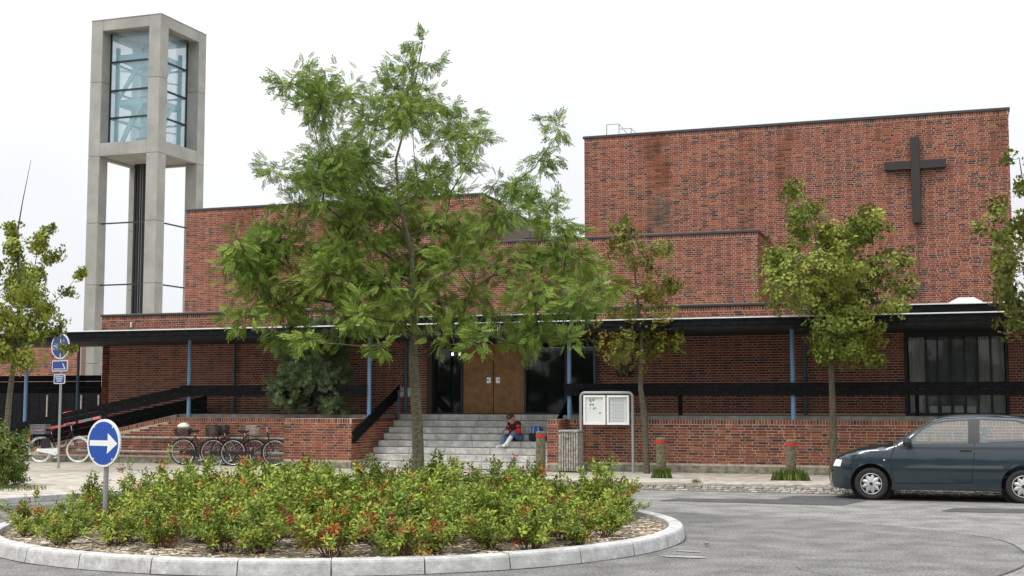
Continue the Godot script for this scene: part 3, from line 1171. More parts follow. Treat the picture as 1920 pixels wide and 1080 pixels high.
func build_window(th: Node3D) -> void:
	var w := Node3D.new()
	w.name = "window"
	th.add_child(w, true)
	w.set_meta("label", "wide black framed window with pale curtains at its sides")
	var x0 := -1.64
	var x1 := 0.65
	var st := nst()
	span(st, Vector3(x0, FLOOR, ZB - 0.2), Vector3(x1, 1.46, ZB + 0.02))
	span(st, Vector3(x0, 3.24, ZB - 0.2), Vector3(x1, 3.385, ZB + 0.02))
	span(st, Vector3(x0, 1.461, ZB - 0.2), Vector3(x0 + 0.06, 3.239, ZB + 0.02))
	span(st, Vector3(x1 - 0.06, 1.461, ZB - 0.2), Vector3(x1, 3.239, ZB + 0.02))
	part(w, "frame", st, M.black)
	var at := [x0 + 0.06, -1.16, -0.90, -0.60, -0.30, -0.02, 0.27, x1 - 0.06]
	for k in range(1, 7):
		st = nst()
		span(st, Vector3(at[k] - 0.02, 1.462, ZB - 0.12), Vector3(at[k] + 0.02, 3.238, ZB - 0.03))
		part(w, "mullion", st, M.black)
	for k in 7:
		st = nst()
		span(st, Vector3(at[k] + 0.022, 1.463, ZB - 0.08), Vector3(at[k + 1] - 0.022, 3.237, ZB - 0.074))
		part(w, "pane", st, M.glass)
	for s in [[x0 + 0.09, -1.20], [0.01, 0.27], [0.31, 0.58]]:
		st = nst()
		var n := 22
		var wd: float = s[1] - s[0]
		for k in n:
			var a := Vector3(s[0] + wd * k / n, 0, ZB - 0.26 + 0.03 * sin(k * 1.9))
			var b := Vector3(s[0] + wd * (k + 1) / n, 0, ZB - 0.26 + 0.03 * sin((k + 1) * 1.9))
			quad(st, a + UP * 1.45, a + UP * 3.3, b + UP * 3.3, b + UP * 1.45)
		part(w, "curtain", st, M.curtain)
	# room behind: floor, back wall, ceiling, sides, and things on the sill
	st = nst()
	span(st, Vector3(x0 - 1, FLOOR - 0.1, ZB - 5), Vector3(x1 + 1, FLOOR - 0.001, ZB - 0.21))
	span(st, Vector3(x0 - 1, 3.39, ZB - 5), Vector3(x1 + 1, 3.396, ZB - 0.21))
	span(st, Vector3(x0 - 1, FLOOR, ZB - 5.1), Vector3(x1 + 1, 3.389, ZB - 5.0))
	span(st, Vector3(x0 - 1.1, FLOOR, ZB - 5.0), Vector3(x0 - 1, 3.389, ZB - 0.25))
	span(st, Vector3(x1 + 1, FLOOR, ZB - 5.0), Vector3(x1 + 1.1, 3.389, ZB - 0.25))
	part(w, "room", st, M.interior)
	for k in 5:
		st = nst()
		box(st, Vector3(-1.02 + k * 0.28, 1.54, ZB - 0.42), Vector3(0.20, 0.16, 0.02), Basis(Vector3.RIGHT, -0.2), 0.004)
		part(w, "sill_card", st, M.paper_grey)


func build_entrance(th: Node3D) -> void:
	var e := Node3D.new()
	e.name = "entrance"
	th.add_child(e, true)
	var z := -33.0
	var st := nst()
	span(st, Vector3(-13.9, 3.26, z - 0.1), Vector3(-9.25, 3.39, z + 0.06))
	for x in [-13.9, -13.06, -11.27, -10.15, -9.31]: span(st, Vector3(x, FLOOR, z - 0.08), Vector3(x + 0.06, 3.259, z + 0.05))
	span(st, Vector3(-13.839, FLOOR, z - 0.07), Vector3(-13.061, FLOOR + 0.05, z + 0.04))
	span(st, Vector3(-11.209, FLOOR, z - 0.07), Vector3(-10.151, FLOOR + 0.05, z + 0.04))
	span(st, Vector3(-10.089, FLOOR, z - 0.07), Vector3(-9.311, FLOOR + 0.05, z + 0.04))
	part(e, "frame", st, M.black)
	for s in [[-13.838, -13.062], [-11.208, -10.152], [-10.088, -9.312]]:
		st = nst()
		span(st, Vector3(s[0], FLOOR + 0.051, z - 0.01), Vector3(s[1], 3.258, z - 0.004))
		part(e, "pane", st, M.glass_dark)
	for s in [[-12.995, -12.145, 1.0], [-12.125, -11.275, -1.0]]:
		st = nst()
		span(st, Vector3(s[0], FLOOR + 0.012, z - 0.04), Vector3(s[1], 3.252, z + 0.02), 0.004)
		var d := part(e, "door", st, M.door)
		st = nst()
		var hx: float = s[1] - 0.12 if s[2] > 0 else s[0] + 0.12
		box(st, Vector3(hx, 2.29, z + 0.028), Vector3(0.12, 0.16, 0.014), Basis.IDENTITY, 0.004)
		tube(st, [Vector3(hx, 2.30, z + 0.03), Vector3(hx, 2.30, z + 0.08), Vector3(hx - s[2] * 0.11, 2.30, z + 0.08)], 0.011, 6)
		part(d, "handle", st, M.chrome)
	for s in [[-13.9, -1.0], [-9.25, 1.0]]:      # reveals between the wall and the glazing
		st = nst()
		span(st, Vector3(s[0] - 0.02 if s[1] < 0 else s[0], FLOOR, z - 0.1), Vector3(s[0] if s[1] < 0 else s[0] + 0.02, 3.385, ZB - 0.02))
		part(e, "reveal", st, M.mortar_dark)
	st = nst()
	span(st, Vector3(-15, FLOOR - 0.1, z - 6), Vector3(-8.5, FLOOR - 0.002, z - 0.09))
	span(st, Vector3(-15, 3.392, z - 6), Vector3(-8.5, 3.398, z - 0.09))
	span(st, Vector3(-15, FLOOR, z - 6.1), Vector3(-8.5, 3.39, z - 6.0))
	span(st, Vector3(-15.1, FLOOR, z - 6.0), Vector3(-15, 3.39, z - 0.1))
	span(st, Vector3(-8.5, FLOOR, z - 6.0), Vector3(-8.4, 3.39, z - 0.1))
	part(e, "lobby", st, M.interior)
	# lit lobby lamps behind the left pane
	var glow := mat(lin(0.8, 0.8, 0.8), 0.5)
	glow.emission_enabled = true
	glow.emission = Color(1.0, 0.97, 0.9)
	glow.emission_energy_multiplier = 1.6
	for x in [-13.92, -13.71]:
		st = nst()
		lathe(st, [Vector2(0, -0.05), Vector2(0.03, -0.04), Vector2(0.036, 0), Vector2(0.03, 0.04), Vector2(0, 0.05)], 10, Transform3D(Basis.IDENTITY, Vector3(x, 3.06, -34.5)))
		var g := part(e, "lobby_lamp", st, glow)
		var l := OmniLight3D.new()
		l.name = "lamp_light"
		l.light_energy = 0.02
		l.light_size = 0.036
		l.omni_range = 12.0
		l.omni_attenuation = 2.0
		l.shadow_enabled = true
		g.add_child(l)
		l.position = Vector3(x, 3.06, -34.5)
	# notice beside the door
	st = nst()
	span(st, Vector3(-14.80, 1.86, ZB + 0.013), Vector3(-14.2, 2.10, ZB + 0.028))
	var nb := part(e, "notice_plate", st, M.paper)
	for k in 4:
		st = nst()
		var y := 2.06 - k * 0.05
		span(st, Vector3(-14.78, y - 0.012, ZB + 0.029), Vector3(-14.78 + [0.2, 0.26, 0.16, 0.12][k], y + 0.008, ZB + 0.031))
		part(nb, "print", st, M.ink)


# ------------------------------------------------------------ terrace, stair, ramp
func ramp_top(u: float) -> float:       # wall from x = -25.2, height over the pavement
	return clampf(0.26 + u * 0.195, 0.26, 1.21)


func build_terrace() -> void:
	var st := nst()
	span(st, Vector3(-20.2, FLOOR - 0.12, -33.1), Vector3(-14.50, FLOOR - 0.001, ZW - 0.4), 0.01)
	span(st, Vector3(-14.499, FLOOR - 0.12, -33.1), Vector3(-9.46, FLOOR - 0.002, -32.6), 0.01)
	span(st, Vector3(-9.459, FLOOR - 0.12, -33.1), Vector3(9, FLOOR - 0.001, ZW - 0.4), 0.01)
	span(st, Vector3(-20.2, 0, -33.1), Vector3(-14.55, FLOOR - 0.121, ZW - 0.42))
	span(st, Vector3(-9.4, 0, -33.1), Vector3(9, FLOOR - 0.121, ZW - 0.42))
	st = st
	var terr := structure("terrace", st, M.floor)
	st = nst()
	prism(st, PackedVector2Array([Vector2(-26.6, 0.1), Vector2(-20.2, 0.1), Vector2(-20.2, FLOOR - 0.01)]), -1.5, Transform3D(Basis.IDENTITY, Vector3(0, 0, ZW - 0.3)))
	part(terr, "ramp", st, M.floor)
	# wall right of the stair
	var right := thing("terrace_wall", "long low red brick wall behind the bollards, right of the stair", "wall")
	var list := []
	brick_wall(right, list, Vector3(-9.2, 0.1 + 0.165, ZW), Vector3.RIGHT, 15.2, 1.05, {"soldier": true, "mortar": M.mortar_terrace, "thick": 0.38, "warm": 0.92, "gain": 0.86})
	brick_wall(right, list, Vector3(-9.48, 0.1 + 0.165, -29.42), Vector3.RIGHT, 0.27, 1.05, {"soldier": true, "mortar": M.mortar_terrace, "thick": 0.75, "called": "pier"})
	brick_wall(right, list, Vector3(-9.206, 0.1 + 0.165, -29.418), Vector3(0, 0, -1), 0.71, 1.05, {"mortar": M.mortar_terrace, "thick": 0.1, "called": "pier"})
	brick_wall(right, list, Vector3(-9.5, 0.1 + 0.165, -32.0), Vector3(0, 0, 1), 2.55, 1.05, {"mortar": M.mortar_terrace, "thick": 0.05, "called": "cheek"})
	st = nst()
	span(st, Vector3(-9.19, 0.02, ZW - 0.38), Vector3(6, 0.263, ZW + 0.004), 0.01)
	span(st, Vector3(-9.5, 0.02, -30.1), Vector3(-9.195, 0.262, -29.40), 0.01)
	part(right, "plinth", st, M.plinth)
	finish_bricks(right, list)
	# wall left of the stair, with the pier and the ramp's sloping wall
	var left := thing("terrace_wall", "low red brick wall with sloping end behind the parked bicycles", "wall")
	list = []
	brick_wall(left, list, Vector3(-25.2, 0.26, ZW), Vector3.RIGHT, 8.95, 1.05, {"soldier": true, "mortar": M.mortar_terrace, "thick": 0.38, "top": func(u): return ramp_top(u) - 0.16, "gain": 0.9, "warm": 1.0})
	brick_wall(left, list, Vector3(-16.3, 0.26, -29.25), Vector3.RIGHT, 1.85, 1.05, {"soldier": true, "mortar": M.mortar_terrace, "thick": 1.1, "called": "pier", "gain": 0.92})
	brick_wall(left, list, Vector3(-14.446, 0.26, -29.248), Vector3(0, 0, -1), 2.8, 1.05, {"soldier": true, "mortar": M.mortar_terrace, "thick": 0.09, "called": "cheek"})
	st = nst()
	span(st, Vector3(-25.3, 0.02, ZW - 0.38), Vector3(-16.3, 0.258, ZW + 0.004), 0.01)
	span(st, Vector3(-16.31, 0.02, -30.4), Vector3(-14.44, 0.257, -29.23), 0.012)
	part(left, "plinth", st, M.plinth)
	finish_bricks(left, list)
	# stair of eight pale slabs
	var stair := thing("staircase", "wide pale concrete stair rising to the church doors", "stairs", Vector3(-12.0, 0.1, -29.87))
	for i in 8:
		var y1 := (i + 1) * 0.1625
		var z := -0.3 * i
		var holder := Node3D.new()
		holder.name = "step"
		stair.add_child(holder, true)
		var cuts := [-2.44]
		while cuts[-1] < 2.2: cuts.append(minf(2.49, cuts[-1] + rng.randf_range(0.95, 1.35)))
		cuts[-1] = 2.49
		for k in cuts.size() - 1:
			st = nst()
			var dep := 0.36 if i < 7 else 0.7
			span(st, Vector3(cuts[k] + 0.003, y1 - 0.155, z - dep), Vector3(cuts[k + 1] - 0.003, y1 + rng.randf_range(-0.002, 0.002), z + rng.randf_range(-0.004, 0.004)), 0.012)
			part(holder, "slab", st, M.step)
		st = nst()
		span(st, Vector3(-2.43, -0.1 if i == 0 else y1 - 0.3, z - 0.5), Vector3(2.48, y1 - 0.156, z - 0.02))
		part(holder, "footing", st, M.plinth)
	# black board railings
	var rr := thing("board_railing", "black timber board rail along the terrace right of the stair", "railing")
	for y in [[1.86, 1.998], [2.006, 2.15]]:
		st = nst()
		span(st, Vector3(-9.3, y[0], ZW - 0.02), Vector3(8, y[1], ZW + 0.03), 0.005)
		part(rr, "board", st, M.timber)
	for x in [-6.6, -1.3]:
		st = nst()
		span(st, Vector3(x - 0.04, FLOOR, ZW - 0.5), Vector3(x + 0.04, 2.1, ZW - 0.42))
		part(rr, "stanchion", st, M.timber)
	var lr := thing("board_railing", "black timber board rail running level then down along the ramp", "railing")
	for y in [[1.87, 2.004], [2.012, 2.15]]:
		st = nst()
		span(st, Vector3(-19.6, y[0], ZW - 0.02), Vector3(-14.5, y[1], ZW + 0.03), 0.005)
		part(lr, "board", st, M.timber)
	for y in [0.0, 0.15]:
		st = nst()
		bar(st, Vector3(-25.6, 0.82 + y, ZW + 0.005), Vector3(-19.61, 1.94 + y, ZW + 0.005), 0.05, 0.14, Vector3(0, 0, 1), 0.005)
		part(lr, "board", st, M.timber)
	for y in [0.0, 0.16, 0.32]:
		st = nst()
		bar(st, Vector3(-26.0, 0.42 + y, ZW - 1.75), Vector3(-20.2, 1.50 + y, ZW - 1.75), 0.05, 0.15, Vector3(0, 0, 1), 0.005)
		part(lr, "board", st, M.timber)
	var br := thing("board_railing", "black timber board rail across the open passage left of the church", "railing")
	for y in [[1.98, 2.14], [2.15, 2.32], [2.33, 2.5]]:
		st = nst()
		span(st, Vector3(-33, y[0], ZB - 0.05), Vector3(-24.25, y[1], ZB), 0.005)
		part(br, "board", st, M.timber)
	for x in [-32.5, -28.4]:
		st = nst()
		span(st, Vector3(x, 0.1, ZB - 0.14), Vector3(x + 0.08, 2.5, ZB - 0.055))
		part(br, "stanchion", st, M.timber)
	var n := 0
	for x in [-14.40, -9.56]:
		var hr := thing("stair_handrail", ["sloping black board handrail at the left side of the stair", "sloping black board handrail at the right side of the stair"][n], "railing")
		for y in [-0.075, 0.075]:
			st = nst()
			bar(st, Vector3(x, 0.86 + y, -29.27 if n == 0 else -29.9), Vector3(x, 2.0 + y, -31.95), 0.05, 0.145, Vector3.RIGHT, 0.005)
			part(hr, "board", st, M.timber)
		for s in [[-31.8, 1.28]]:
			st = nst()
			var xx: float = x + (0.06 if n == 0 else -0.06)
			span(st, Vector3(xx - 0.02, s[1], s[0] - 0.02), Vector3(xx + 0.02, s[1] + 0.75, s[0] + 0.02))
			part(hr, "stanchion", st, M.post_dull)
		n += 1


# ------------------------------------------------------------ bell tower and the far left
func build_tower() -> void:
	var th := thing("bell_tower", "tall open concrete bell tower with a glazed belfry", "tower", Vector3(-35.18, 0, -50.24))
	var h := 1.815
	var lw := 0.6
	var st: SurfaceTool
	for sx in [-1.0, 1.0]:
		for sz in [-1.0, 1.0]:
			var y := 0.0
			for top in [3.4, 6.85, 9.58, 12.56, 15.9, 18.70]:
				st = nst()
				box(st, Vector3(sx * (h - lw / 2), (y + top) / 2, sz * (h - lw / 2)), Vector3(lw, top - y - 0.012, lw), Basis.IDENTITY, 0.012)
				part(th, "leg", st, M.concrete)
				y = top
	for y in [[12.56, 13.14], [18.21, 18.70]]:
		for s in [[0, 1], [0, -1], [1, 1], [1, -1]]:
			st = nst()
			var half := h - lw - 0.002
			var c := h - 0.17
			if s[0] == 0: span(st, Vector3(-half, y[0], s[1] * c - 0.165), Vector3(half, y[1] - 0.004, s[1] * c + 0.165), 0.01)
			else: span(st, Vector3(s[1] * c - 0.165, y[0], -half), Vector3(s[1] * c + 0.165, y[1] - 0.004, half), 0.01)
			part(th, "beam", st, M.concrete)
	st = nst()
	span(st, Vector3(-h + 0.34, 12.62, -h + 0.34), Vector3(h - 0.34, 12.80, h - 0.34))
	part(th, "belfry_floor", st, M.concrete)
	st = nst()
	span(st, Vector3(-h + 0.34, 18.45, -h + 0.34), Vector3(h - 0.34, 18.66, h - 0.34))
	span(st, Vector3(-h - 0.01, 18.701, -h - 0.01), Vector3(h + 0.01, 18.735, h + 0.01))
	part(th, "roof", st, M.concrete)
	# glazing, set back behind the legs
	var g := h - 0.62
	var rows := [13.15, 14.37, 15.61, 16.91, 18.2]
	for s in [[0, 1], [0, -1], [1, 1], [1, -1]]:
		for k in 4:
			st = nst()
			var y0: float = rows[k] + 0.04
			var y1: float = rows[k + 1] - 0.04
			if s[0] == 0: span(st, Vector3(-g + 0.03, y0, s[1] * g - 0.006), Vector3(g - 0.03, y1, s[1] * g + 0.006))
			else: span(st, Vector3(s[1] * g - 0.006, y0, -g + 0.03), Vector3(s[1] * g + 0.006, y1, g - 0.03))
			part(th, "pane", st, M.glass_tower)
			if k > 0:
				st = nst()
				if s[0] == 0: span(st, Vector3(-g, rows[k] - 0.035, s[1] * g - 0.05), Vector3(g, rows[k] + 0.035, s[1] * g + 0.05))
				else: span(st, Vector3(s[1] * g - 0.05, rows[k] - 0.034, -g + 0.051), Vector3(s[1] * g + 0.05, rows[k] + 0.034, g - 0.051))
				part(th, "transom", st, M.plastic)
	for sx in [-1.0, 1.0]:
		for sz in [-1.0, 1.0]:
			st = nst()
			box(st, Vector3(sx * g, 15.68, sz * g), Vector3(0.08, 5.06, 0.08))
			part(th, "mullion", st, M.plastic)
	# bell frame of pale blue steel
	st = nst()
	var f := g - 0.22
	for sx in [-1.0, 1.0]:
		for sz in [-1.0, 1.0]: box(st, Vector3(sx * f, 15.2, sz * f), Vector3(0.14, 4.8, 0.14))
	for y in [15.1, 17.15]:
		for s in [-1.0, 1.0]:
			box(st, Vector3(0, y, s * f), Vector3(2 * f - 0.16, 0.24, 0.12))
			box(st, Vector3(s * f, y, 0), Vector3(0.12, 0.238, 2 * f - 0.16))
	for s in [-1.0, 1.0]:
		bar(st, Vector3(-f + 0.1, 12.9, s * f), Vector3(0.35, 15.0, s * f), 0.11, 0.11)
		bar(st, Vector3(-f + 0.1, 15.3, s * f), Vector3(0.35, 17.0, s * f), 0.11, 0.11)
		bar(st, Vector3(s * f, 12.9, f - 0.1), Vector3(s * f, 15.0, -0.35), 0.11, 0.11)
		bar(st, Vector3(s * f, 15.3, f - 0.1), Vector3(s * f, 17.0, -0.35), 0.11, 0.11)
		bar(st, Vector3(-f + 0.1, 14.3, s * f * 0.9), Vector3(f, 13.9, s * f * 0.9), 0.06, 0.06)
		bar(st, Vector3(-f + 0.1, 16.6, s * f * 0.9), Vector3(f, 16.2, s * f * 0.9), 0.06, 0.06)
	part(th, "bell_frame", st, M.tower_steel)
	st = nst()
	var bellp := [Vector2(0.0, 1.0), Vector2(0.22, 0.98), Vector2(0.32, 0.8), Vector2(0.36, 0.45), Vector2(0.45, 0.15), Vector2(0.58, 0.0), Vector2(0.52, 0.02), Vector2(0.30, 0.5), Vector2(0, 0.8)]
	lathe(st, bellp, 20, Transform3D(Basis.IDENTITY, Vector3(0.25, 15.4, 0.1)))
	part(th, "bell", st, M.bell)
	st = nst()
	lathe(st, bellp, 20, Transform3D(Basis.from_scale(Vector3(1.15, 1.1, 1.15)), Vector3(0.25, 13.5, 0.1)))
	part(th, "bell", st, M.bell)
	st = nst()
	box(st, Vector3(0.1, 15.02, 0.3), Vector3(0.7, 0.16, 0.3))
	part(th, "bell_yoke", st, mat(lin(0.28, 0.12, 0.10), 0.7))
	# tie rods and the bundle of dark pipes down the middle
	for y in [9.58, 6.85]:
		st = nst()
		bar(st, Vector3(-h + lw, y, h - 0.3), Vector3(h - lw, y, h - 0.3), 0.06, 0.06)
		bar(st, Vector3(h - 0.3, y, -h + lw), Vector3(h - 0.3, y, h - lw), 0.06, 0.06)
		part(th, "tie_rod", st, M.plastic)
	for k in 4:
		st = nst()
		tube(st, [Vector3(-1.12 + k * 0.155, 0, -0.76), Vector3(-1.12 + k * 0.155, 12.62, -0.76)], 0.075 if k != 2 else 0.04, 8)
		part(th, "pipe", st, M.black)


func build_far_left() -> void:
	var an := thing("brick_annex", "low red brick outbuilding behind the open passage", "building")
	var list := []
	brick_wall(an, list, Vector3(-52, 2.3, -43.4), Vector3.RIGHT, 18.6, 1.95)
	var st := nst()
	span(st, Vector3(-52, 0, -44.0), Vector3(-33.45, 4.2, -43.7))
	part(an, "block", st, M.mortar_dark)
	coping(an, Vector3(-52, 4.25, -43.75), Vector3(-33.38, 4.33, -43.35))
	finish_bricks(an, list, 40)
	var fe := thing("dark_fence", "black boarded fence with pale posts behind the red car", "fence")
	for k in 40:
		st = nst()
		var x := -48.0 + k * 0.42
		span(st, Vector3(x, 0.1, -43.25), Vector3(x + 0.40, 2.3, -43.2))
		part(fe, "board", st, M.timber)
	for x in [-36.5, -35.6, -34.6, -34.0, -33.0, -32.2]:
		st = nst()
		span(st, Vector3(x, 0.1, -43.19), Vector3(x + 0.05, 2.0, -43.14))
		part(fe, "post", st, M.slat)
	var sl := thing("slatted_screen", "white slatted screen seen through the gap beside the church wall", "screen", Vector3(-44.9, 0.1, -60))
	for k in 34:
		st = nst()
		span(st, Vector3(-0.4, k * 0.15, 0), Vector3(0.9, k * 0.15 + 0.09, 0.04))
		part(sl, "slat", st, M.white)
	for x in [-0.3, 0.8]:
		st = nst()
		span(st, Vector3(x, 0, -0.08), Vector3(x + 0.08, 5.1, -0.005))
		part(sl, "post", st, M.white)


# ------------------------------------------------------------ street furniture
func sign_disc(th: Node3D, at: Vector3, n: Vector3, r: float, face_m: Material) -> MeshInstance3D:
	var x := lies(at, n)
	var st := nst()
	prism(st, disc_poly(r, 40), -0.02, x)
	var plate := part(th, "plate", st, M.alu)
	st = nst()
	prism(st, disc_poly(r - 0.004, 40), 0.003, x)
	part(plate, "rim", st, M.white)
	st = nst()
	prism(st, disc_poly(r - 0.032, 40), 0.003, Transform3D(x.basis, x * Vector3(0, 0, 0.0035)))
	part(plate, "face", st, face_m)
	return plate


func build_signs() -> void:
	var n := Vector3(-0.213, 0, 0.977)
	var at := Vector3(-10.47, 1.19, -14.17)
	var th := thing("direction_sign", "round blue sign with white arrow standing in the planted island", "traffic sign", Vector3(at.x, 0.12, at.z))
	var q := Vector3(0, at.y - 0.12, 0)
	var p := sign_disc(th, q, n, 0.303, M.blue)
	var x := lies(q, n)
	var st := nst()
	prism(st, PackedVector2Array([Vector2(-0.245, -0.035), Vector2(0.085, -0.035), Vector2(0.075, -0.135), Vector2(0.262, -0.004), Vector2(0.085, 0.125), Vector2(0.085, 0.035), Vector2(-0.245, 0.035)]), 0.003, Transform3D(x.basis, x * Vector3(0, 0, 0.007)))
	part(p, "arrow", st, M.white)
	for b in [[-0.17, 0.2], [0.17, 0.2], [-0.17, -0.2], [0.17, -0.2]]:
		st = nst()
		lathe(st, [Vector2(0.0125, 0), Vector2(0.011, 0.006), Vector2(0, 0.008)], 8, Transform3D(x.basis * Basis(Vector3.RIGHT, PI / 2), x * Vector3(b[0], b[1], 0.0065)))
		part(p, "bolt", st, M.alu)
	st = nst()
	tube(st, [Vector3(0, -0.1, 0) - n * 0.055, q + Vector3(0, 0.22, 0) - n * 0.055], 0.032, 12)
	part(th, "post", st, M.steel)
	for y in [-0.12, 0.14]:
		st = nst()
		box(st, q + Vector3(0, y, 0) - n * 0.05, Vector3(0.16, 0.035, 0.075), lies(q, n).basis)
		part(th, "bracket", st, M.steel)
	# cycle and footway sign
	n = Vector3(-0.18, 0, 0.983).normalized()
	at = Vector3(-21.25, 0.1, -26.95)
	th = thing("footway_sign", "round blue sign of a bicycle and walkers over two blue plates", "traffic sign", at)
	q = Vector3(0, 2.98, 0)
	p = sign_disc(th, q, n, 0.315, M.blue_dark)
	x = lies(q, n)
	st = nst()
	box(st, x * Vector3(0.02, 0, 0.009), Vector3(0.022, 0.56, 0.003), x.basis)
	part(p, "divider", st, M.white)
	st = nst()      # bicycle
	for c in [[-0.205, -0.03], [-0.07, -0.03]]: torus(st, 0.048, 0.007, 14, 4, Transform3D(x.basis, x * Vector3(c[0], c[1], 0.009)))
	for s in [[-0.205, -0.03, -0.165, 0.04], [-0.165, 0.04, -0.1, 0.04], [-0.1, 0.04, -0.07, -0.03], [-0.165, 0.04, -0.14, -0.03], [-0.14, -0.03, -0.1, 0.04], [-0.1, 0.04, -0.1, 0.08], [-0.18, 0.07, -0.15, 0.07]]:
		bar(st, x * Vector3(s[0], s[1], 0.009), x * Vector3(s[2], s[3], 0.009), 0.01, 0.004, n)
	part(p, "bicycle_mark", st, M.white)
	st = nst()      # walkers
	prism(st, PackedVector2Array([Vector2(0.10, -0.02), Vector2(0.15, -0.02), Vector2(0.155, 0.10), Vector2(0.11, 0.10)]), 0.003, Transform3D(x.basis, x * Vector3(0, 0, 0.007)))
	prism(st, PackedVector2Array([Vector2(0.105, -0.10), Vector2(0.125, -0.10), Vector2(0.13, -0.022), Vector2(0.108, -0.022)]), 0.003, Transform3D(x.basis, x * Vector3(0, 0, 0.007)))
	prism(st, disc_poly(0.024, 12), 0.003, Transform3D(x.basis, x * Vector3(0.135, 0.13, 0.007)))
	prism(st, PackedVector2Array([Vector2(0.185, -0.08), Vector2(0.215, -0.08), Vector2(0.22, 0.03), Vector2(0.19, 0.03)]), 0.003, Transform3D(x.basis, x * Vector3(0, 0, 0.007)))
	part(p, "walker_mark", st, M.white)
	for s in [[2.50, 0.54, 0.265], [2.175, 0.385, 0.23]]:
		var c := Transform3D(x.basis, Vector3(0, s[0], 0))
		st = nst()
		prism(st, round_rect(s[1], s[2], 0.035), -0.015, c)
		var pl := part(th, "plate", st, M.white)
		st = nst()
		prism(st, round_rect(s[1] - 0.04, s[2] - 0.04, 0.025), 0.003, Transform3D(c.basis, c * Vector3(0, 0, 0.0005)))
		part(pl, "face", st, M.blue_dark)
		if s[1] > 0.5:
			st = nst()
			prism(st, PackedVector2Array([Vector2(0.12, 0.06), Vector2(0.09, 0.06), Vector2(0.18, -0.085), Vector2(0.215, -0.085)]), 0.002, Transform3D(c.basis, c * Vector3(0, 0, 0.004)))
			prism(st, PackedVector2Array([Vector2(-0.2, -0.085), Vector2(0.18, -0.085), Vector2(0.18, -0.07), Vector2(-0.2, -0.07)]), 0.002, Transform3D(c.basis, c * Vector3(0, 0, 0.0045)))
			part(pl, "mark", st, M.white)
		else:
			for k in 3:
				st = nst()
				box(st, c * Vector3(0, 0.055 - k * 0.05, 0.005), Vector3(0.28 - k * 0.05, 0.018, 0.002), c.basis)
				part(pl, "print", st, M.white)
	st = nst()
	tube(st, [Vector3(0, 0, 0) - n * 0.05, Vector3(0, 3.2, 0) - n * 0.05], 0.032, 10)
	part(th, "post", st, M.steel)


